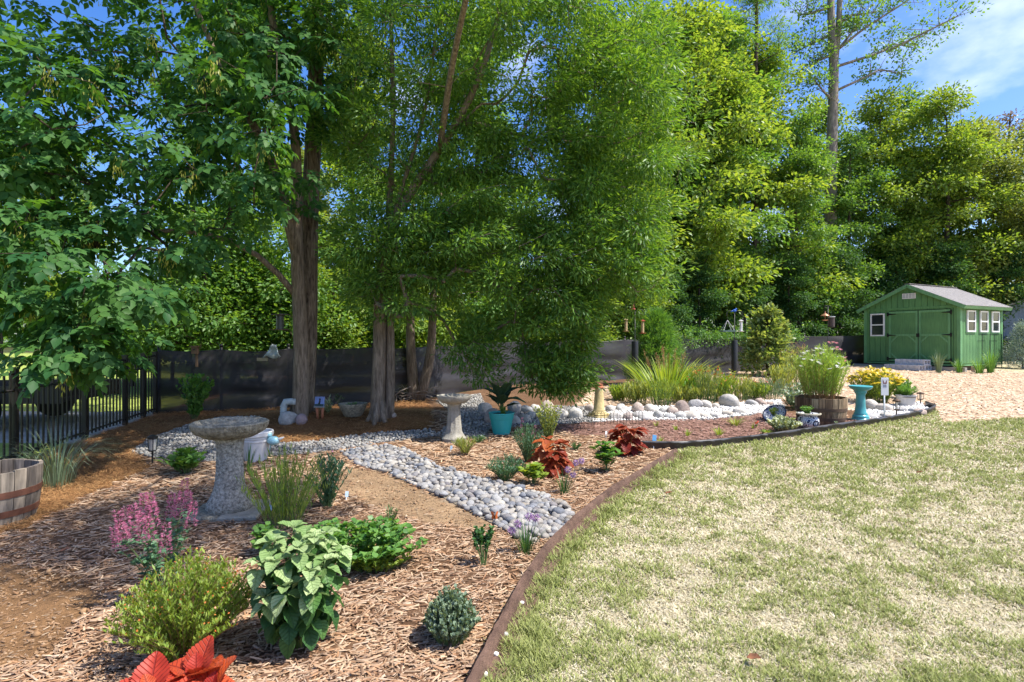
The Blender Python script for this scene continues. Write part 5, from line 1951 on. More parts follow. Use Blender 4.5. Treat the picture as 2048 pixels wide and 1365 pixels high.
# nest box on the screen, pale cloth and board
c = Vector(((391 - 1024) / F * 10.35, 10.35, CZ - (708 - 682.5) / F * 10.35))
nb2 = thing('nest_box', 'small wooden nest box fixed on top of the screen fence', 'nest box', c, .1)
WD = mat('nest_box_wood', (.20, .12, .07), .85, .3, 10)
MB().box(-.05, .05, -.06, .04, 0, .13).build('box_body', WD, nb2)
MB().prism([(-.07, .1301), (.07, .1301), (.075, .15), (-.075, .15)], -.08, .05).build('roof', WD, nb2)
MB().lathe([(.016, 0), (.016, .003)], 12).build('entrance_hole_shade', BLKIRON, nb2).matrix_basis = Matrix.Translation((0, -.0605, .08)) @ Matrix.Rotation(PI / 2, 4, 'X')  # flat black disc, the dark of the hole put on as colour
MB().box(-.02, .02, .0401, .06, -.25, .1).build('mount', WD, nb2)
c = Vector(((543 - 1024) / F * 10.75, 10.75, CZ - (716 - 682.5) / F * 10.75))
cl = thing('cloth', 'crumpled white cloth bag draped over the top of the screen', 'cloth', c)
V = []
for i in range(9):
    for j in range(9):
        a, b = i / 8, j / 8
        w = .17 * (1 - .75 * b)
        V.append(((a - .5) * 2 * w + .06 * b, -.02 + .03 * math.sin(a * 9 + b * 4) + .02 * math.cos(b * 11), b * .25 + .02 * math.sin(a * 7)))
Fs = [(i * 9 + j, (i + 1) * 9 + j, (i + 1) * 9 + j + 1, i * 9 + j + 1) for i in range(8) for j in range(8)]
o = MB().add(V, Fs).build('cloth_sheet', mat('pale_cloth', (.52, .58, .60), .8, .2, 8), cl, smooth=True)
o.modifiers.new('t', 'SOLIDIFY').thickness = .006
MB().box(-.26, -.06, -.06, -.035, -.06, .0).build('board', mat('tan_board', (.36, .30, .20), .8), cl)
# brush pile
r_ = np.random.default_rng(4)
c = G(805, 806) + Vector((0, .35, 0))
bp = thing('brush_pile', 'heap of grey dry twigs between oak trunks and the screen', 'brush pile', c)
TW = mat('dry_twig', (.24, .20, .17), .9, .3, 6)
for k in range(46):
    a = r_.uniform(-1, 1, 2) * (.45, .15)
    d_ = np.array((r_.normal(0, 1), r_.normal(0, .3), r_.normal(.25, .2)))
    d_ = d_ / np.linalg.norm(d_) * r_.uniform(.15, .35)
    z = r_.uniform(.04, .22)
    MB().tube([(a[0] - d_[0], a[1] - d_[1], max(.01, z - d_[2])), (a[0], a[1], z + .03), (a[0] + d_[0], a[1] + d_[1], z + d_[2])], [.009, .007, .003], 5).build('twig', TW, bp)
MB().tube([(-.35, -.2, .02), (-.1, -.1, .22), (.25, 0, .38)], [.018, .015, .01], 6).build('branch', TW, bp, smooth=True)


# ---------------------------------------------------------------- plants
STEM_G = mat('green_stem', (.10, .16, .05), .7, .25)
STEM_B = mat('brown_stem', (.16, .10, .055), .8, .3)
STEM_R = mat('rusty_stem', (.33, .17, .07), .8, .3)
L_GREEN = leafmat('leaf_fresh', (.07, .19, .04), (.18, .34, .075))
L_DARK = leafmat('leaf_dark', (.04, .115, .035), (.09, .20, .06), trans=.3)
L_LIME = leafmat('leaf_lime', (.15, .26, .035), (.33, .41, .075))
L_YEL = leafmat('leaf_yellowgreen', (.19, .26, .06), (.40, .43, .13))
L_GREY = leafmat('leaf_greygreen', (.12, .19, .11), (.26, .33, .22), trans=.25)
L_BLUE = leafmat('leaf_bluegreen', (.055, .14, .075), (.12, .23, .12), trans=.25)
L_VAR = leafmat('leaf_variegated', (.20, .27, .12), (.55, .58, .40), trans=.25)
L_FEA = leafmat('leaf_feathery', (.20, .36, .06), (.38, .52, .14), trans=.45)
FL_PINK = leafmat('petal_pink', (.42, .10, .20), (.62, .24, .36), trans=.35, tcol=(1.1, .9, .9))
FL_WHITE = leafmat('petal_white', (.70, .66, .66), (.80, .78, .78), trans=.3, tcol=(1, 1, 1))
FL_ROSE = leafmat('petal_rose', (.55, .10, .18), (.70, .35, .42), trans=.3, tcol=(1, .9, .9))
FL_YEL = leafmat('petal_yellow', (.62, .46, .02), (.80, .66, .08), trans=.3, tcol=(1, 1, .8))
FL_ORG = leafmat('petal_orange', (.50, .13, .03), (.62, .26, .07), trans=.3, tcol=(1, .9, .7))
FL_LIL = leafmat('petal_lilac', (.38, .22, .42), (.55, .38, .56), trans=.3, tcol=(1, 1, 1))
FL_RED = leafmat('petal_red', (.55, .03, .015), (.65, .08, .03), trans=.3, tcol=(1, .8, .8))
DRYF = leafmat('dry_seedhead', (.32, .17, .07), (.48, .30, .14), trans=.3, tcol=(1.1, 1, .8))
NARROW = tdiamond(.12, .03)
OVAL = toval(.28, .07, .10)
ROUND = toval(.46, .06, .06)
THIN = tdiamond(.05, .0)


def plant(name, label, u, v, h, w, ns, per, tmpl, ll, lm, seed, t0=.15, up=.35, dome=.35, group=None, cat='plant', sr=.003, sm_=STEM_G, flower=None, base=None, base_r=.12, lvar=.3, px=True, curve=.35, tilt=.5, spread_y=1.0):
    r_ = np.random.default_rng(seed)
    c = base if base is not None else G(u, v)
    if px:
        s = c.y / F
        h, w = h * s, w * s
    root = thing(name, label, cat, c, group=group)
    az = r_.uniform(0, 2 * PI, ns)
    rr_ = np.sqrt(r_.uniform(0, 1, ns))
    end = np.c_[rr_ * np.cos(az) * w / 2, rr_ * np.sin(az) * w / 2 * spread_y, h * (1 - dome * rr_ ** 2) * r_.uniform(.78, 1.0, ns)]
    b0 = np.c_[end[:, :2] * base_r, np.full(ns, -.02)]
    ctrl = np.c_[b0[:, :2] * (1 - curve) + end[:, :2] * curve, end[:, 2] * .6]
    def pt(t): return ((1 - t) ** 2)[:, None] * b0 + (2 * t * (1 - t))[:, None] * ctrl + (t ** 2)[:, None] * end
    st = MB()
    grid = [pt(np.full(ns, q)) for q in (0, .25, .5, .75, 1)]
    for i in range(ns):
        st.tube([g[i] for g in grid], [sr, sr * .9, sr * .8, sr * .65, sr * .4], 4, cap=False)
    st.build('stems', sm_, root, kind='stuff')
    N_ = ns * per
    k = np.repeat(np.arange(ns), per)
    t = r_.uniform(t0, 1, N_)
    P = ((1 - t) ** 2)[:, None] * b0[k] + (2 * t * (1 - t))[:, None] * ctrl[k] + (t ** 2)[:, None] * end[k]
    a = r_.uniform(0, 2 * PI, N_)
    d = np.c_[np.cos(a), np.sin(a), np.zeros(N_)] * (1 - up) + np.array((0, 0, 1)) * up + .25 * (end[k] - b0[k]) / h
    up_ = np.c_[r_.normal(0, tilt, N_), r_.normal(0, tilt, N_), np.ones(N_)]
    V, Fc = place(tmpl[0], tmpl[1], P, d, up_, ll * r_.uniform(1 - lvar, 1 + lvar, N_))
    leafobj('foliage', V, Fc, lm, root)
    if flower:
        kind = flower[0]
        if kind == 'spike':
            _, frac, ln, wd, nf, fm, fs = flower
            sel = np.where(r_.uniform(0, 1, ns) < frac)[0]
            for i in sel:
                dd = norm((norm((end[i] - ctrl[i])[None])[0] * .5 + np.array((0, 0, 1.0)))[None])[0]
                tt = r_.uniform(0, 1, nf)
                L_ = ln * r_.uniform(.6, 1.1)
                off = rdir(r_, nf, -.4, .5)
                wdt = wd * (1 - .75 * tt)
                Q = end[i] + dd * (tt * L_)[:, None] + off * wdt[:, None]
                V, Fc = place(NARROW[0], NARROW[1], Q, off + np.array((0, 0, .35)), rdir(r_, nf), fs * r_.uniform(.7, 1.2, nf))
                o = leafobj('flower_spike', V, Fc, fm, root)
        elif kind == 'head':
            _, frac, fr, npet, fm, fcm = flower
            sel = np.where(r_.uniform(0, 1, ns) < frac)[0]
            for i in sel:
                aa = np.arange(npet) * 2 * PI / npet
                tl_ = r_.normal(0, .35, 2)
                dd = np.c_[np.cos(aa), np.sin(aa), .25 + tl_[0] * np.cos(aa) + tl_[1] * np.sin(aa)]
                Q = np.repeat((end[i] + np.array((0, 0, fr * .2)))[None], npet, 0)
                pd = tdiamond(.32, .05, .65)
                V, Fc = place(pd[0], pd[1], Q, dd, np.tile((0, 0, 1.), (npet, 1)), fr)
                leafobj('flower', V, Fc, fm, root, None)
        elif kind == 'ball':
            _, nb_, fr, fm = flower
            for i in r_.choice(ns, nb_, replace=False):
                dd = rdir(r_, 60)
                V, Fc = place(NARROW[0], NARROW[1], end[i] + dd * fr * .25, dd, rdir(r_, 60), fr)
                leafobj('flower_head', V, Fc, fm, root)
        elif kind == 'scatter':
            _, nfl, fs, fm = flower
            i = r_.integers(0, ns, nfl)
            Q = end[i] + r_.normal(0, .012, (nfl, 3))
            V, Fc = place(ROUND[0], ROUND[1], Q, rdir(r_, nfl, -.1, .9), rdir(r_, nfl), fs)
            leafobj('flowers', V, Fc, fm, root)
    return root


def blades(name, label, u, v, h, w, n, lm, seed, wd=.012, bend=.5, group=None, cat='grass clump', base=None, px=True, stalks=None, br=.15, upr=.8):
    """clump of arching strap leaves or grass."""
    r_ = np.random.default_rng(seed)
    c = base if base is not None else G(u, v)
    if px:
        s = c.y / F
        h, w = h * s, w * s
    root = thing(name, label, cat, c, group=group)
    az = r_.uniform(0, 2 * PI, n)
    ln = h * r_.uniform(.7, 1.12, n)
    rr_ = np.sqrt(r_.uniform(0, 1, n))
    lean = rr_ * w / 2 / h
    m = 6
    t = np.linspace(0, 1, m)
    b0 = np.c_[np.cos(az) * rr_, np.sin(az) * rr_] * w * br
    out = np.c_[np.cos(az), np.sin(az)]
    P = np.zeros((n, m, 3))
    P[:, :, :2] = b0[:, None, :] + out[:, None, :] * (ln * lean)[:, None, None] * (t ** 1.6)[None, :, None]
    P[:, :, 2] = ln[:, None] * (t[None] * upr - bend * (rr_ * .6 + .15)[:, None] * t[None] ** 2.6) * 1.15 - .02
    side = np.c_[-np.sin(az), np.cos(az), 0 * az]
    ww = wd * r_.uniform(.7, 1.2, n)
    wt = np.array([.8, 1, .95, .75, .45, .04])
    A = P - side[:, None, :] * (ww[:, None] * wt[None])[..., None] / 2
    B = P + side[:, None, :] * (ww[:, None] * wt[None])[..., None] / 2
    V = np.concatenate([A, B], 1).reshape(-1, 3)
    base_i = (np.arange(n) * 2 * m)[:, None]
    q = np.arange(m - 1)[None]
    Fc = np.stack([base_i + q, base_i + m + q, base_i + m + q + 1, base_i + q + 1], -1).reshape(-1, 4)
    leafobj('blades', V, Fc, lm, root)
    if stalks:
        ns, hh, sm_, fm = stalks
        for i in range(ns):
            a = r_.uniform(0, 2 * PI)
            e = np.array((math.cos(a) * w * .42 * r_.uniform(.2, 1), math.sin(a) * w * .2, hh * h * r_.uniform(.8, 1.1)))
            b = e * np.array((.5, .5, 0))
            MB().tube([b, (b + e) / 2 + (0, 0, .05), e], [.006, .005, .003], 5).build('flower_stalk', sm_, root)
            k = 46
            tt = r_.uniform(.62, 1, k)
            Q = b + (e - b) * tt[:, None] + r_.normal(0, .018, (k, 3))
            V, Fc = place(NARROW[0], NARROW[1], Q, rdir(r_, k, -.2, 1), rdir(r_, k), .045)
            leafobj('seed_head', V, Fc, fm, root)
    return root


def gridleaf(name, m, w=.33, seg=12, serr=.0, cup=.12, curl=.2, wave=.0, teeth=8, crease=0.0):
    V, Fs = [], []
    xs_ = (-1, -.55, 0, .55, 1)
    for i in range(seg + 1):
        y = i / seg
        wd = w * (math.sin(PI * min(1, y ** .72)) ** .75) if 0 < y < 1 else 0.003
        for j, x in enumerate(xs_):
            e = 1.0
            if abs(x) == 1 and serr and 0 < i < seg: e = 1 + serr * (1 if i % 2 else -1)
            z = cup * abs(x) * wd / w * .5 - curl * y * y + wave * math.sin(y * 14 + j) * abs(x) + (crease * (1 if (i + (abs(j - 2))) % 2 else -1) * (.3 if x == 0 else 1) * wd)
            V.append((x * wd * e, y + (.02 * abs(x) if serr else 0), z))
    for i in range(seg):
        for j in range(4): Fs.append((i * 5 + j, i * 5 + j + 1, i * 5 + j + 6, i * 5 + j + 5))
    return npmesh(name, np.array(V), np.array(Fs), m, smooth=True)


def veinmat(name, base, vein, edge=None, freq=28, trans=.3, amt=.6, varr=.18, rough=.5):
    m, nt, N, L, p = _new(name)
    t = N.new('ShaderNodeTexCoord')
    sx = N.new('ShaderNodeSeparateXYZ')
    L.new(t.outputs['Object'], sx.inputs['Vector'])
    ab = N.new('ShaderNodeMath')
    ab.operation = 'ABSOLUTE'
    L.new(sx.outputs['X'], ab.inputs[0])
    mu = N.new('ShaderNodeMath')
    mu.operation = 'MULTIPLY_ADD'
    mu.inputs[1].default_value = -.9
    L.new(ab.outputs['Value'], mu.inputs[0])
    L.new(sx.outputs['Y'], mu.inputs[2])
    fr = N.new('ShaderNodeMath')
    fr.operation = 'MULTIPLY'
    fr.inputs[1].default_value = freq * 1.4
    L.new(mu.outputs['Value'], fr.inputs[0])
    si = N.new('ShaderNodeMath')
    si.operation = 'SINE'
    L.new(fr.outputs['Value'], si.inputs[0])
    r1 = N.new('ShaderNodeMapRange')
    r1.inputs['From Min'].default_value = .75
    r1.inputs['From Max'].default_value = 1
    L.new(si.outputs['Value'], r1.inputs['Value'])
    r2 = N.new('ShaderNodeMapRange')
    r2.inputs['From Min'].default_value = .03
    r2.inputs['From Max'].default_value = .012
    L.new(ab.outputs['Value'], r2.inputs['Value'])
    mxv = N.new('ShaderNodeMath')
    mxv.operation = 'MAXIMUM'
    L.new(r1.outputs['Result'], mxv.inputs[0])
    L.new(r2.outputs['Result'], mxv.inputs[1])
    am = N.new('ShaderNodeMath')
    am.operation = 'MULTIPLY'
    am.inputs[1].default_value = amt
    L.new(mxv.outputs['Value'], am.inputs[0])
    oi = N.new('ShaderNodeObjectInfo')
    rp_ = N.new('ShaderNodeValToRGB')
    b_ = np.array(base)
    e_ = np.array(edge) if edge else np.minimum(b_ * (1 + varr * 2), .9)
    rp_.color_ramp.elements[0].color = (*(b_ * (1 - varr)), 1)
    rp_.color_ramp.elements[1].color = (*e_, 1)
    L.new(oi.outputs['Random'], rp_.inputs['Fac'])
    mxc = N.new('ShaderNodeMix')
    mxc.data_type = 'RGBA'
    mxc.inputs['B'].default_value = (*vein, 1)
    L.new(am.outputs['Value'], mxc.inputs['Factor'])
    L.new(rp_.outputs['Color'], mxc.inputs['A'])
    L.new(mxc.outputs['Result'], p.inputs['Base Color'])
    p.inputs['Roughness'].default_value = rough
    p.inputs['Specular IOR Level'].default_value = .35
    b = N.new('ShaderNodeBump')
    b.inputs['Strength'].default_value = .5
    b.inputs['Distance'].default_value = .02
    b.invert = True
    L.new(mxv.outputs['Value'], b.inputs['Height'])
    L.new(b.outputs['Normal'], p.inputs['Normal'])
    tr = N.new('ShaderNodeBsdfTranslucent')
    L.new(mxc.outputs['Result'], tr.inputs['Color'])
    mxs = N.new('ShaderNodeMixShader')
    mxs.inputs['Fac'].default_value = trans
    L.new(p.outputs['BSDF'], mxs.inputs[1])
    L.new(tr.outputs['BSDF'], mxs.inputs[2])
    L.new(mxs.outputs['Shader'], N['Material Output'].inputs['Surface'])
    return m


def leafpart(me, parent, pos, d, up, size, name='leaf'):
    o = link(name, me, parent)
    o.matrix_basis = rotm(d, up, size, Vector(pos))
    return o


def rosette(parent, me, r_, c, n, size, tilt, layers=2, az0=0, droop=0):
    k = 0
    for l in range(layers):
        for i in range(n):
            a = az0 + (i + .5 * l) * 2 * PI / n + r_.normal(0, .15)
            el = tilt + .45 * l + r_.normal(0, .12) - droop
            d = (math.cos(a) * math.cos(el), math.sin(a) * math.cos(el), math.sin(el))
            leafpart(me if not isinstance(me, list) else me[r_.integers(len(me))], parent, (c[0] + d[0] * .01, c[1] + d[1] * .01, c[2]), d, (0, 0, 1) if abs(d[2]) < .95 else (d[0], d[1], 0), size * (1 - .3 * l) * r_.uniform(.85, 1.12))
            k += 1


# foreground coleus
r_ = np.random.default_rng(70)
COL_F = veinmat('coleus_scarlet', (.50, .038, .022), (.14, .012, .012), (.60, .11, .03), 34, .35, .6)
cm = [gridleaf('coleus_leaf', COL_F, .43, 26, .05, .35, .05 + .12 * k, .02, crease=.035) for k in range(3)]
c = G(368, 1450)
cf = thing('coleus', 'scarlet and orange coleus with large serrated leaves in the mulch foreground', 'plant', c)
heads = [(-.105, -.05, .15), (.03, .03, .17), (.125, -.04, .15), (.0, -.16, .12)]
for hi, h_ in enumerate(heads):
    MB().tube([(h_[0] * .2, h_[1] * .2, -.02), (h_[0] * .6, h_[1] * .6, .08), h_], [.008, .007, .005], 6).build('stem', STEM_R, cf, smooth=True)
    a0 = (1.9, 1.2, .6, 4.0)[hi]
    for q, (da, el, sz_) in enumerate(((0, .95, .155), (3.1, .45, .13), (1.6, .55, .14), (-1.5, .5, .14), (.8, 1.2, .08), (-2.4, 1.15, .07), (2.3, -.05, .13), (-.7, .05, .13))):
        a_ = a0 + da + r_.normal(0, .12)
        e_ = el + r_.normal(0, .08)
        d_ = (math.cos(a_) * math.cos(e_), math.sin(a_) * math.cos(e_), math.sin(e_))
        leafpart(cm[q % 3], cf, (h_[0], h_[1], h_[2] - (.0 if el > .3 else .045)), d_, (-math.cos(a_) * .6, -math.sin(a_) * .6, 1), sz_ * r_.uniform(.92, 1.1))

# mid red coleus
def coleus(u, v, hpx, wpx, n, label, me, seed):
    r_ = np.random.default_rng(seed)
    c = G(u, v)
    s = c.y / F
    t = thing('coleus', label, 'plant', c)
    for k in range(5):
        a = k * 1.3
        MB().tube([(0, 0, -.02), (.05 * math.cos(a), .05 * math.sin(a), hpx * s * .45), (.11 * math.cos(a), .11 * math.sin(a), hpx * s * .8)], [.007, .006, .004], 5).build('stem', STEM_R, t)
    for i in range(n):
        a = r_.uniform(0, 2 * PI)
        q = r_.uniform(.25, 1)
        z = r_.uniform(.06, .92)
        rr_ = wpx * s * .36 * math.sqrt(1 - (z - .4) ** 2 * 2) * q
        P = (rr_ * math.cos(a), rr_ * math.sin(a), z * hpx * s)
        el = .35 * z - .25 + r_.normal(0, .25)
        leafpart(me[r_.integers(len(me))], t, P, (math.cos(a), math.sin(a), el), (0, 0, 1), r_.uniform(.12, .17))


COL_R = veinmat('coleus_rust', (.30, .045, .022), (.16, .02, .02), (.50, .13, .035), 26, .35, .35)
COL_D = veinmat('coleus_crimson', (.25, .022, .016), (.12, .01, .01), (.36, .075, .025), 26, .35, .35)
mr_ = [gridleaf('coleus_leaf', COL_R, .42, 10, .04, .3, .25, .03), gridleaf('coleus_leaf', COL_R, .38, 10, .04, .2, .4, .04)]
md_ = [gridleaf('coleus_leaf', COL_D, .42, 10, .04, .3, .25, .03), gridleaf('coleus_leaf', COL_D, .38, 10, .04, .2, .4, .04)]
coleus(1102, 950, 76, 72, 85, 'rounded rust orange coleus mound growing by the brown edging', mr_, 71)
coleus(1256, 908, 62, 66, 75, 'dark crimson coleus at the corner of the black edging', md_, 72)

# pale topped plectranthus-like plant; sun and gloss coloured into its young top leaves
r_ = np.random.default_rng(73)
PB_T = veinmat('sunlit_top_leaf', (.22, .36, .11), (.13, .25, .06), (.46, .56, .27), 24, .3, .5, rough=.45)
PB_G = veinmat('green_lower_leaf', (.045, .135, .035), (.03, .09, .025), (.10, .22, .05), 24, .35, .5)
mt_ = [gridleaf('leaf', PB_T, .44, 10, .03, .35, .12 + .3 * k, .03) for k in range(2)]
mg_ = [gridleaf('leaf', PB_G, .42, 10, .03, .3, .15 + .2 * k, .02) for k in range(2)]
c = G(607, 1292)
pb = thing('pale_topped_plant', 'bushy plant with top leaves coloured sunlit pale and deep green lower leaves', 'plant', c)
tops = []
for k in range(13):
    a = k * 2.4
    q = .05 + .165 * math.sqrt(k / 13)
    zt = .60 - .6 * q + r_.normal(0, .03)
    tops.append((q * math.cos(a), q * math.sin(a) * .8, max(.33, zt)))
tops += [(-.02, -.17, .37), (.10, -.15, .36), (-.12, -.14, .31)]
for tpt in tops:
    MB().tube([(tpt[0] * .15, tpt[1] * .15, -.02), (tpt[0] * .7, tpt[1] * .7, tpt[2] * .5), tpt], [.006, .005, .003], 5).build('stem', STEM_G, pb, smooth=True)
    rosette(pb, mt_, r_, tpt, 3, .072, r_.uniform(-.1, .25), 2, r_.uniform(0, 6))
    rosette(pb, mt_, r_, (tpt[0], tpt[1], tpt[2] - .035), 3, .085, -.4, 1, r_.uniform(0, 6))
    for l in range(4):
        f = .9 - .19 * l
        b = (tpt[0] * (.55 + .45 * f), tpt[1] * (.55 + .45 * f), tpt[2] * f)
        if b[2] < .12: continue
        for q in range(3):
            a = l * 1.57 + q * 2.1 + tpt[0] * 9
            el = -.55 - .12 * l + r_.normal(0, .15)
            leafpart(mg_[r_.integers(2)], pb, b, (math.cos(a) * math.cos(el), math.sin(a) * math.cos(el), math.sin(el)), (0, 0, 1), r_.uniform(.075, .108))

# agastache, yellow green shrub and the rest of the front bed
plant('pink_agastache', 'upright agastache with pink flower spikes in the front mulch bed', 330, 1196, 185, 160, 20, 24, OVAL, .04, L_BLUE, 80, flower=('spike', .8, .19, .024, 150, FL_PINK, .02), t0=.05, up=.15, sr=.003)
plant('yellow_green_shrub', 'low yellow green shrub with narrow leaves and tiny red tips', 372, 1306, 205, 280, 300, 48, tdiamond(.15, .04), .027, L_LIME, 81, cat='shrub', up=.5, t0=.12, sr=.002, sm_=STEM_B, dome=.55, flower=('scatter', 200, .011, FL_ORG), base_r=.25, lvar=.4)
plant('geranium_mound', 'spreading scalloped leaf mound with lime and green leaves behind the pale plant', 715, 1128, 92, 290, 150, 14, ROUND, .042, L_GREEN, 82, up=.25, t0=.4, dome=.5, base_r=.4, tilt=.35, spread_y=.65)
plant('lime_creeper', 'yellow leaved trailing growth at the edge of the scalloped mound', 752, 1142, 50, 150, 70, 12, ROUND, .03, L_LIME, 83, up=.25, t0=.3, dome=.5, base_r=.4, spread_y=.6)
plant('small_leafy_plant', 'small drooping green plant left of the scalloped mound', 528, 1110, 62, 62, 16, 10, ROUND, .045, L_GREEN, 84, up=.1, t0=.3)
plant('sedum_mound', 'dense round grey green sedum cushion near the brown edging', 902, 1280, 108, 118, 260, 18, ROUND, .016, L_GREY, 85, up=.5, t0=.45, dome=.62, base_r=.5, sr=.0015)
plant('leggy_plant', 'leggy green plant with bare stems and a bushy top', 968, 1132, 82, 58, 16, 30, ROUND, .022, L_DARK, 86, t0=.55, up=.3, dome=.15, sr=.003)
ch1 = blades('chives', 'flowering chive clump in front of the pebble path end', 1052, 1108, 82, 85, 60, L_DARK, 87, wd=.006, bend=.25)
ch2 = blades('chives', 'flowering chive clump right of the rust orange coleus', 1128, 988, 62, 55, 46, L_DARK, 88, wd=.006, bend=.25)
def pom(root, u, v, r):
    Y = root.location.y
    P = Vector(((u - 1024) / F * Y, Y, CZ - (v - 682.5) / F * Y)) - root.location
    MB().tube([(P.x * .2, 0, -.01), (P.x * .8, 0, P.z * .6), P], .0018, 5).build('flower_stalk', STEM_G, root)
    q = np.random.default_rng(int(u))
    d = rdir(q, 90)
    V, Fc = place(NARROW[0], NARROW[1], np.array(P) + d * r * .3, d, rdir(q, 90), r)
    leafobj('flower_head', V, Fc, FL_LIL, root)


for (u, v) in ((1036, 1048), (1058, 1034), (1072, 1036), (1024, 1062)): pom(ch1, u, v, .028)
for (u, v) in ((1163, 922), (1152, 926), (1146, 950), (1136, 940)): pom(ch2, u, v, .030)
plant('wispy_bush', 'tall wispy green bush with thin upright twigs right of the speckled birdbath', 568, 1056, 165, 190, 120, 24, THIN, .055, L_LIME, 89, cat='shrub', up=.7, t0=.15, sr=.0018, sm_=STEM_G, dome=.4, base_r=.3)
plant('spiky_plant', 'dark blue green spiky plant with a small pink flower', 655, 1016, 115, 96, 34, 34, NARROW, .05, L_BLUE, 90, up=.5, t0=.1, flower=('scatter', 4, .02, FL_PINK))
plant('broad_leaf_clump', 'glossy broad leaved clump on the edge of the grey gravel', 372, 948, 52, 84, 40, 8, OVAL, .085, L_GREEN, 91, up=.3, t0=.3, tilt=.3)
plant('herb_mound', 'feathery green herb mound left of the rust orange coleus', 1012, 962, 56, 84, 80, 26, NARROW, .03, L_BLUE, 92, up=.45, t0=.3, dome=.4)
plant('herb_mound', 'taller blue green herb mound in front of the turquoise pot', 1056, 926, 84, 72, 80, 30, NARROW, .032, L_BLUE, 93, up=.55, t0=.2, dome=.35, flower=('spike', .14, .06, .01, 30, FL_PINK, .015))
plant('upright_bush', 'loose green bush with yellowish tips between the coleus and creek rocks', 1098, 886, 90, 62, 44, 22, OVAL, .035, L_YEL, 94, cat='shrub', up=.4, t0=.1, dome=.2)
plant('low_creeper', 'low dark creeping plant at the foot of the turquoise pot', 960, 885, 14, 40, 24, 14, NARROW, .03, L_DARK, 95, up=.3)
plant('lime_leaf_plant', 'lime green lobed leaf plant in front of the orange coleus', 1066, 970, 42, 56, 16, 8, ROUND, .07, L_LIME, 96, up=.2, t0=.45, tilt=.25)
plant('hydrangea', 'young hydrangea with fresh green oval leaves beside the brown edging', 1212, 944, 64, 56, 16, 10, OVAL, .09, L_GREEN, 97, up=.15, t0=.3, tilt=.3)
plant('tiny_herb', 'tiny dark herb tuft between the two coleus plants', 1150, 902, 16, 30, 20, 16, NARROW, .03, L_DARK, 98, up=.4)
plant('tan_grassy_plant', 'olive wiry tuft at the foot of the fluted birdbath', 930, 912, 38, 50, 40, 22, THIN, .06, L_YEL, 99, up=.6, sm_=STEM_B)
blades('strap_leaf_plant', 'thin strap leaf tuft in front of the white ribbed pot', 497, 938, 60, 46, 14, L_DARK, 100, wd=.012, bend=.2, cat='plant')
plant('sparse_sprig', 'sparse dark green sprig on the edge of the scalloped mound', 780, 1060, 48, 46, 12, 20, NARROW, .03, L_DARK, 101, up=.4)
blades('fence_grass', 'wispy arching ornamental grass clump beside the metal railing', 112, 974, 185, 240, 190, L_GREY, 102, wd=.006, bend=.9, br=.12, upr=.9)
plant('glossy_shrub', 'glossy evergreen shrub with yellowish new leaves against the black screen', 388, 838, 92, 74, 40, 26, OVAL, .075, L_GREEN, 103, cat='shrub', up=.45, t0=.1, dome=.15)
# big leaved plant in the turquoise pot
r_ = np.random.default_rng(75)
DKL = veinmat('dark_canna_leaf', (.018, .05, .025), (.03, .07, .03), (.045, .10, .045), 30, .2, .4)
dl = [gridleaf('leaf', DKL, .26, 10, 0, .25, .15 + .25 * k, .03) for k in range(3)]
cp = thing('large_leaf_plant', 'dark large leaved plant growing from the turquoise pot', 'plant', TP + Vector((0, 0, .29)))
for k in range(11):
    a = k * 2.4
    el = r_.uniform(.1, 1.2)
    hh = .12 + .03 * k * .6
    MB().tube([(0, 0, -.02), (.02 * math.cos(a), .02 * math.sin(a), hh * .6), (.07 * math.cos(a), .07 * math.sin(a), hh)], [.008, .006, .004], 6).build('stalk', STEM_G, cp)
    leafpart(dl[k % 3], cp, (.07 * math.cos(a), .07 * math.sin(a), hh), (math.cos(a) * math.cos(el), math.sin(a) * math.cos(el), math.sin(el)), (0, 0, 1), r_.uniform(.2, .33))
plant('pot_filler', 'small fresh green filler plant at the front of the turquoise pot', 0, 0, .14, .16, 14, 10, OVAL, .035, L_GREEN, 104, base=TP + Vector((.03, -.08, .29)), px=False)
plant('pot_sprig', 'leafy green sprig planted in the upright painted pot', 0, 0, .17, .22, 26, 14, OVAL, .035, L_GREEN, 105, base=T1 + Vector((-.02, 0, .22)), px=False, up=.3, dome=.45)
plant('bowl_sprig', 'yellow green sprig growing from the tipped painted bowl', 0, 0, .13, .2, 20, 10, OVAL, .03, L_LIME, 106, base=T2 + Vector((-.06, .02, .12)), px=False)
plant('dusty_miller', 'pale silvery dusty miller clump in front of the painted pots', 1568, 866, 34, 66, 60, 20, OVAL, .05, L_VAR, 107, up=.4, t0=.3, dome=.45, base_r=.3)
plant('bowl_greens', 'few small green leaves in the low concrete bowl', 0, 0, .08, .22, 10, 8, OVAL, .03, L_GREEN, 108, base=G(706, 833) + Vector((0, 0, .15)), px=False)
plant('strawberry_sprig', 'bright variegated sprig behind the picture tile', 656, 826, 32, 30, 12, 12, NARROW, .07, L_VAR, 109, up=.5)
plant('thin_seedling', 'thin seedling behind the bowl planter in front of the screen', 678, 812, 26, 26, 5, 8, NARROW, .05, L_DARK, 110, up=.2, t0=.6)

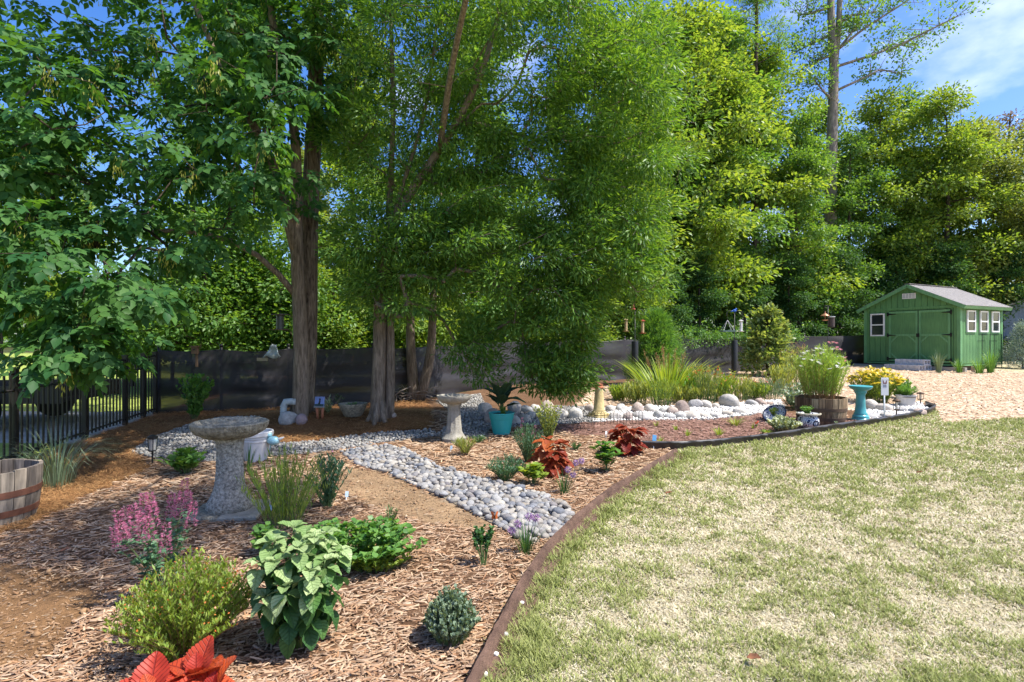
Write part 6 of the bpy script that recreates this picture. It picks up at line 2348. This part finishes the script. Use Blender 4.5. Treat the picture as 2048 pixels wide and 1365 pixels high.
# cosmos in the barrel
plant('cosmos', 'tall feathery cosmos with white and pink flowers growing in the brown barrel', 0, 0, 1.02, .92, 170, 90, THIN, .065, L_FEA, 111, base=BR + Vector((0, 0, .36)), px=False, up=.45, t0=.22, sr=.0035, sm_=STEM_R, dome=.3, base_r=.55, flower=('head', .16, .045, 8, FL_WHITE, None), tilt=1.0)
plant('pink_cosmos', 'rose pink cosmos blooms standing above the barrel towards the shed', 0, 0, 1.15, .55, 22, 24, THIN, .06, L_FEA, 112, base=BR + Vector((.25, .15, .36)), px=False, up=.45, t0=.3, sr=.003, flower=('head', .7, .04, 8, FL_ROSE, None))
# right hand bed
plant('yellow_coreopsis', 'mass of bright yellow flowers behind the turquoise birdbath', 1752, 806, 72, 98, 190, 18, NARROW, .07, L_LIME, 113, up=.5, dome=.35, base_r=.4, flower=('head', .95, .06, 8, FL_YEL, None))
plant('green_perennial', 'green leafy perennial between yellow flowers and the white planter', 1800, 798, 40, 62, 40, 16, OVAL, .07, L_GREEN, 114, up=.45)
plant('grassy_perennial', 'narrow leaved tuft growing from the white oval planter', 0, 0, .22, .42, 50, 14, THIN, .10, L_GREEN, 115, base=G(1812, 813) + Vector((0, 0, .19)), px=False, up=.5)
plant('pale_perennial', 'pale leafy perennial at the left of the brown barrel', 1598, 818, 52, 84, 60, 18, OVAL, .06, L_GREY, 116, up=.4, dome=.4, base_r=.4)
blades('crocosmia', 'large clump of sword shaped leaves with orange dry flower stalks', 1335, 792, 82, 150, 240, L_LIME, 117, wd=.035, bend=.28, br=.36, upr=.95, cat='plant', stalks=(15, 1.15, STEM_R, DRYF))
blades('sword_leaf_clump', 'greener sword leaf clump right of the orange stalks', 1388, 795, 76, 90, 120, L_GREEN, 118, wd=.03, bend=.35, br=.34, cat='plant')
PG = 'mixed perennials along the back of the dry creek'
for i, (u, v, h, w, lm, fl, lab) in enumerate((
        (1275, 808, 40, 62, L_YEL, None, 'yellow green perennial next to the ochre pedestal'),
        (1322, 810, 36, 66, L_LIME, None, 'lime perennial in front of the sword leaf clump'),
        (1370, 806, 36, 64, L_YEL, None, 'pale yellow green tuft before the greener sword leaves'),
        (1412, 806, 58, 60, L_YEL, ('scatter', 60, .04, FL_ORG), 'tall perennial with orange flecked tops at the creek'),
        (1440, 802, 46, 62, L_LIME, ('scatter', 50, .035, FL_ORG), 'green perennial with orange flecks behind the largest creek rock'),
        (1480, 800, 34, 60, L_YEL, ('scatter', 16, .035, FL_RED), 'low perennial with red blooms right of the largest creek rock'),
        (1508, 798, 32, 56, L_LIME, ('scatter', 20, .04, FL_YEL), 'low lime perennial with yellow blooms'),
        (1540, 798, 30, 60, L_GREY, ('scatter', 18, .035, FL_RED), 'low green perennial with red specks behind the painted bowl'),
        (1560, 786, 50, 56, L_YEL, None, 'airy tan and green perennial left of the barrel'),
        (1592, 782, 62, 50, L_YEL, ('spike', .3, .12, .02, 30, DRYF, .03), 'airy perennial with tan seed heads below the pyramid bush'),
        (1240, 802, 30, 44, L_LIME, None, 'low lime plant in the leaf shadow beside the pedestal'))):
    plant('perennial', lab, u, v, h * (1.1, 1.5, .9, 1.35)[i % 4], w * 1.25, 64, 15, THIN if i % 2 else NARROW, .10, lm, 120 + i, up=.6, dome=.2, base_r=.5, flower=fl, group=PG, sr=.004, lvar=.5)
for i, (u, v, h, w, n, lm, lab) in enumerate((
        (1472, 851, 30, 62, 46, L_YEL, 'widest yellow green grass tuft in the dark mulch'),
        (1438, 872, 34, 38, 34, L_LIME, 'lime grass tuft in the dark mulch beside the widest tuft'),
        (1376, 874, 30, 24, 16, L_LIME, 'small lime sprout with a pale stalk in the dark mulch'),
        (1352, 862, 26, 18, 14, L_LIME, 'thin sprout near the middle of the dark mulch'),
        (1312, 852, 20, 24, 20, L_YEL, 'small yellow tuft beside the white creek gravel'),
        (1322, 886, 22, 30, 26, L_YEL, 'yellow and orange tuft right of the crimson coleus'),
        (1534, 868, 18, 34, 60, L_LIME, 'bright lime grass tuft left of the dusty miller'),
        (1506, 858, 20, 12, 12, L_LIME, 'small sprout topped by a red bloom in the dark mulch'))):
    blades('grass_tuft', lab, u, v, h, w, n, lm, 140 + i, wd=.012, bend=.6, group='small tufts planted in the dark mulch')
plant('red_bloom', 'single red bloom in the dark mulch', 1511, 858, 20, 10, 4, 5, OVAL, .03, L_GREEN, 150, flower=('scatter', 9, .028, FL_RED))
plant('tiny_seedling', 'tiny seedling at the foot of the brown barrel', 1674, 856, 16, 10, 5, 6, OVAL, .03, L_GREY, 151)
plant('bare_sapling', 'thin young sapling with few leaves below the black baffle', 1466, 782, 50, 18, 5, 10, OVAL, .06, L_YEL, 152, sm_=STEM_B, t0=.6)
# conifer and pyramid bush in front of the screen
def conebush(name, label, u, v, hpx, wpx, ncl, per, tmpl, ll, lm, seed, up=.25, pw=.9):
    r_ = np.random.default_rng(seed)
    c = G(u, v)
    s = c.y / F
    h, w = hpx * s, wpx * s
    t = thing(name, label, 'shrub', c)
    MB().tube([(0, 0, -.05), (0, 0, h * .5), (0, 0, h * .95)], [.035, .025, .008], 7).build('trunk', BARK_DARK, t, smooth=True)
    z = r_.uniform(.04, 1, ncl) ** .9
    a = r_.uniform(0, 2 * PI, ncl)
    rr_ = w / 2 * (1 - z ** 1.3) ** pw * r_.uniform(.45, 1.05, ncl) + .04
    E = np.c_[rr_ * np.cos(a), rr_ * np.sin(a), z * h]
    b = MB()
    for e in E: b.tube([(0, 0, max(.03, e[2] - .18)), e * np.array((.5, .5, 1)) + (0, 0, -.06), e], [.009, .006, .003], 4, cap=False)
    b.build('branches', BARK_DARK, t, kind='stuff')
    V, Fc = foliage(E, norm(E * np.array((1, 1, 0)) + np.array((0, 0, up))), r_, per, .2, tmpl, ll, -.1, .9, out=.5)
    leafobj('foliage', V, Fc, lm, t)


conebush('feathery_conifer', 'soft green feathery young conifer in front of the black screen', 1310, 772, 142, 102, 190, 120, THIN, .13, L_GREEN, 160, pw=.55)
conebush('pyramid_bush', 'pyramid shaped broadleaf evergreen bush in front of the black screen', 1534, 752, 132, 92, 150, 34, OVAL, .14, leafmat('leaf_magnolia', (.13, .22, .06), (.33, .40, .15), spec=.5), 161, pw=.6)
conebush('blue_spruce', 'pale blue spruce standing right of the green shed', 2046, 738, 85, 66, 110, 70, THIN, .13, leafmat('leaf_spruce', (.20, .29, .26), (.38, .46, .42), trans=.15), 162)
for i, (u, v, h, w, n, lm, lab) in enumerate(((1877, 746, 60, 30, 70, L_GREY, 'upright grey green tuft right of the block steps'), (1918, 746, 40, 34, 60, L_GREEN, 'low green tuft at the near corner of the shed'),
                                            (1958, 748, 44, 44, 80, L_GREEN, 'wide green tuft below the shed side windows'), (1982, 746, 66, 42, 90, L_GREEN, 'tallest arching tuft in front of the wire trellises'))):
    blades('shed_grass', lab, u, v, h, w, n, lm, 170 + i, wd=.016, bend=.4, group='tufts planted along the shed')
c = G(1946, 744)
sm(tag(MB().lathe([(.05, 0), (.055, .01), (.055, .17), (.045, .18)], 14).build('solar_stub', mat('tan_stub', (.42, .30, .22), .6)), 'short tan post light among the tufts beside the shed', 'path light')).location = c
# vine creeping over the screen
r_ = np.random.default_rng(180)
vn = thing('creeping_vine', 'green vine trailing along the top of the screen behind the conifer', 'vine', (5.2, 17.55, float(gz(5.2, 17.55)) + 1.1))
q = np.linspace(0, 1, 22)
px_ = np.interp(q, [0, 1], [5.2, 10.6])
py_ = np.interp(px_, SX, SY) - .05
pz_ = gz(px_, py_) + 1.2 + .06 * np.sin(q * 30)
pts = np.c_[px_, py_, pz_] - np.array(vn.location)
MB().tube(pts, .008, 5).build('stems', STEM_G, vn)
E = np.repeat(pts, 5, 0) + r_.normal(0, .12, (110, 3)) * np.array((1, .5, 1))
V, Fc = foliage(E, rdir(r_, 110), r_, 22, .16, OVAL, .07, .2, .8)
leafobj('foliage', V, Fc, L_GREEN, vn)

# ---------------------------------------------------------------- ground cover
def scatter_region(ids, n, Ymin, Ymax, r_, jit=.05, xr=(-1.15, 1.15)):
    Y = np.exp(r_.uniform(math.log(Ymin), math.log(Ymax), n))
    X = r_.uniform(*xr, n) * Y
    k = np.isin(region(X, Y, jit), ids)
    X, Y = X[k], Y[k]
    return X, Y, gz(X, Y)


TCH = (np.array([(-.5, 0, 0), (.5, 0, 0), (.38, 1, .02), (-.42, 1, 0), (0, .05, .5), (0.05, .93, .45)]), np.array([(0, 1, 4, 4), (2, 3, 5, 5), (1, 2, 5, 4), (3, 0, 4, 5)]))
def chips(name, label, ids, n, Y0, Y1, ln, wd, cols, seed, lift=.004, tiltz=.18, cat='mulch'):
    r_ = np.random.default_rng(seed)
    X, Y, Z = scatter_region(ids, n, Y0, Y1, r_, xr=(-1.5, 1.15))
    n = len(X)
    a = r_.uniform(0, 2 * PI, n)
    a = np.where(r_.uniform(0, 1, n) < .45, .35 + r_.normal(0, .35, n), a)
    far = np.clip(Y / 5.0, .8, 1.9)
    L_ = r_.uniform(*ln, n) * far
    w = r_.uniform(*wd, n) * far
    d = np.c_[np.cos(a), np.sin(a), r_.normal(0, tiltz, n)]
    d = norm(d)
    s = norm(np.cross(d, np.c_[r_.normal(0, .25, n), r_.normal(0, .25, n), np.ones(n)]))
    nn = np.cross(s, d)
    tv = TCH[0]
    P = np.c_[X, Y, Z + lift + r_.uniform(0, .014, n)]
    V = P[:, None] + (tv[None, :, 0:1] * w[:, None, None]) * s[:, None] + ((tv[None, :, 1:2] - .5) * L_[:, None, None]) * d[:, None] + (tv[None, :, 2:3] * w[:, None, None]) * nn[:, None]
    tri = np.array([(0, 1, 4), (2, 3, 5), (1, 2, 5), (1, 5, 4), (3, 0, 4), (3, 4, 5)])
    Fc = ((np.arange(n) * 6)[:, None, None] + tri[None]).reshape(-1, 3)
    return tag(link(name, npmesh(name, V.reshape(-1, 3), Fc, islandmat(name + '_bits', cols, .9)), kind='stuff'), label, cat)


CH = [(.17, .09, .05), (.40, .25, .145), (.27, .18, .12), (.54, .39, .25), (.12, .065, .04), (.36, .20, .105), (.46, .35, .25), (.22, .125, .075)]
chips('wood_chip_mulch', 'brown wood chip mulch covering the front bed', (0,), 138000, 1.5, 10, (.014, .10), (.004, .014), CH, 200)
chips('soil_debris', 'scattered chips and crumbs over the bare soil patches', (2, 3), 26000, 2.0, 7, (.01, .05), (.004, .012), [(.22, .12, .06), (.34, .22, .13), (.16, .10, .06), (.40, .30, .20)], 201)
chips('dark_mulch', 'dark reddish shredded mulch inside the black edging', (4,), 42000, 5.5, 11, (.02, .06), (.006, .014), [(.14, .07, .05), (.26, .15, .115), (.19, .10, .075), (.32, .20, .16)], 202)
chips('pale_wood_chips', 'pale dry wood chips spread in front of the shed', (5,), 60000, 7, 21, (.03, .07), (.007, .016), [(.50, .36, .24), (.62, .48, .34), (.40, .27, .17), (.68, .56, .43)], 203)
r_ = np.random.default_rng(206)
X, Y, Z = scatter_region((2, 3), 16000, 2.0, 7, r_, xr=(-1.5, 0))
s2 = r_.uniform(.003, .011, len(X)) * np.where(r_.uniform(0, 1, len(X)) > .97, 2.4, 1)
V, Fc = stones_np(ICO0, np.c_[X, Y, Z + s2 * .3], s2 * 1.2, s2, s2 * .8, r_.uniform(0, 6.28, len(X)), r_.normal(0, .4, len(X)))
tag(link('soil_clods', npmesh('soil_clods', V, Fc, islandmat('clod_bits', [(.24, .14, .07), (.34, .21, .11), (.18, .10, .05), (.38, .27, .17)], .95)), kind='stuff'), 'small clods of earth scattered over the bare soil patches', 'soil')
r_ = np.random.default_rng(204)
X, Y, Z = scatter_region((1,), 120000, 3.5, 12.5, r_, xr=(-1.2, -.05))
n = len(X)
a = r_.uniform(0, 2 * PI, n)
L_ = r_.uniform(.09, .2, n)
V = []
d = np.c_[np.cos(a), np.sin(a)]
s = np.c_[-np.sin(a), np.cos(a)] * (.0022 * np.clip(Y / 5, .8, 2))[:, None]
bz_ = Z + r_.uniform(.002, .03, n)
bend = r_.normal(0, .18, n)[:, None] * L_[:, None] * np.c_[-np.sin(a), np.cos(a)]
A = np.c_[np.c_[X, Y] - d * L_[:, None] / 2, bz_ + r_.normal(0, .008, n)]
B = np.c_[np.c_[X, Y] + bend, bz_ + r_.uniform(.002, .022, n)]
Cc = np.c_[np.c_[X, Y] + d * L_[:, None] / 2, bz_ + r_.normal(0, .008, n)]
S3 = np.c_[s, np.zeros(n)]
V = np.stack([A, B - S3, B + S3, Cc], 1).reshape(-1, 3)
Fc = ((np.arange(n) * 4)[:, None, None] + np.array([(0, 1, 2), (1, 3, 2)])[None]).reshape(-1, 3)
tag(link('pine_straw', npmesh('pine_straw', V, Fc, islandmat('pine_needles', [(.22, .10, .038), (.42, .22, .085), (.30, .145, .055), (.50, .30, .13), (.16, .075, .03)], .8)), kind='stuff'), 'rusty brown pine straw spread beneath the trees', 'pine straw')

# lawn
r_ = np.random.default_rng(205)
X, Y, Z = scatter_region((6,), 640000, 1.4, 10.6, r_, .03, (-.15, 1.15))
n = len(X)
patch = .45 * snoise(X, Y, 2.2, 31) + .65 * snoise(X, Y, 9, 32) + .95 * snoise(X, Y, 28, 33)
uu, vv = proj(X, Y, Z)
P1g = np.array(P1)
dmin = np.full(n, 9.0)
for p in P1g[::3]: dmin = np.minimum(dmin, (X - p[0] - .1) ** 2 + (Y - p[1]) ** 2)
dmin = np.sqrt(dmin)
pg = np.clip(.27 + .36 * patch, .05, .85) + .35 * np.exp(-(dmin / .16) ** 2) + .22 * np.clip((Y - 7.5) / 2, 0, 1)
q = r_.uniform(0, 1, n)
isg = q < pg
straw = ~isg
hgt = np.where(isg, r_.uniform(.022, .052, n), r_.uniform(.012, .034, n)) * (1 + .25 * np.clip(patch, -1, 1)) * (1 + .8 * np.exp(-(dmin / .12) ** 2) * isg)
hgt *= np.clip(Y / 6, .85, 1.3)
az = r_.uniform(0, 2 * PI, n)
ln_ = np.where(isg, r_.uniform(.1, .8, n), r_.uniform(.5, 2.2, n))
d = norm(np.c_[np.cos(az) * ln_, np.sin(az) * ln_, np.ones(n)])
wd = (.0032 * np.clip(Y / 3.2, .9, 2.6)) * r_.uniform(.7, 1.3, n)
sd = np.c_[-np.sin(az), np.cos(az), np.zeros(n)] * wd[:, None]
len_ = hgt / np.maximum(d[:, 2], .35)
P0 = np.c_[X, Y, Z - .002]
Pm = P0 + d * (len_ * .55)[:, None]
Pt = P0 + d * len_[:, None] + np.c_[np.cos(az), np.sin(az), -np.ones(n) * .4] * (len_ * .22)[:, None]
V = np.stack([P0 - sd, P0 + sd, Pm + sd * .8, Pm - sd * .8, Pt], 1).reshape(-1, 3)
tri = np.array([(0, 1, 2), (0, 2, 3), (3, 2, 4)])
Fc = ((np.arange(n) * 5)[:, None, None] + tri[None]).reshape(-1, 3)
GRM = [islandmat('grass_green', [(.19, .23, .055), (.36, .40, .13), (.28, .31, .085), (.48, .49, .21)], .6, trans=.3), islandmat('grass_straw', [(.45, .38, .22), (.64, .58, .40), (.54, .46, .29), (.72, .67, .52), (.38, .29, .15)], .8, trans=.15)]
mi = np.repeat(straw.astype(int), 3)
tag(link('lawn_grass', npmesh('lawn_grass', V, Fc, GRM, mi), kind='stuff'), 'dry patchy lawn of straw coloured and green grass blades', 'grass')
# few fallen leaves on the lawn and bed
FLM = mat('fallen_leaf_brown', (.28, .12, .06), .8, .3)
fl_me = gridleaf('fallen_leaf', FLM, .35, 8, .05, .4, -.3, .05)
for (u, v, lab) in ((1493, 1330, 'brown curled fallen leaf lying on bare lawn straw'), (1330, 995, 'brown fallen leaf on the grass near the brown edging'), (1832, 952, 'tan fallen leaf on the far green part of the lawn'), (118, 1115, 'orange brown clod like leaf on the soil patch')):
    c = G(u, v)
    o = link('fallen_leaf', fl_me)
    o.location = c + Vector((0, 0, .035))
    o.rotation_euler = (.1, .15, u)
    o.scale = (.07, .07, .07)
    tag(o, lab, 'leaf')
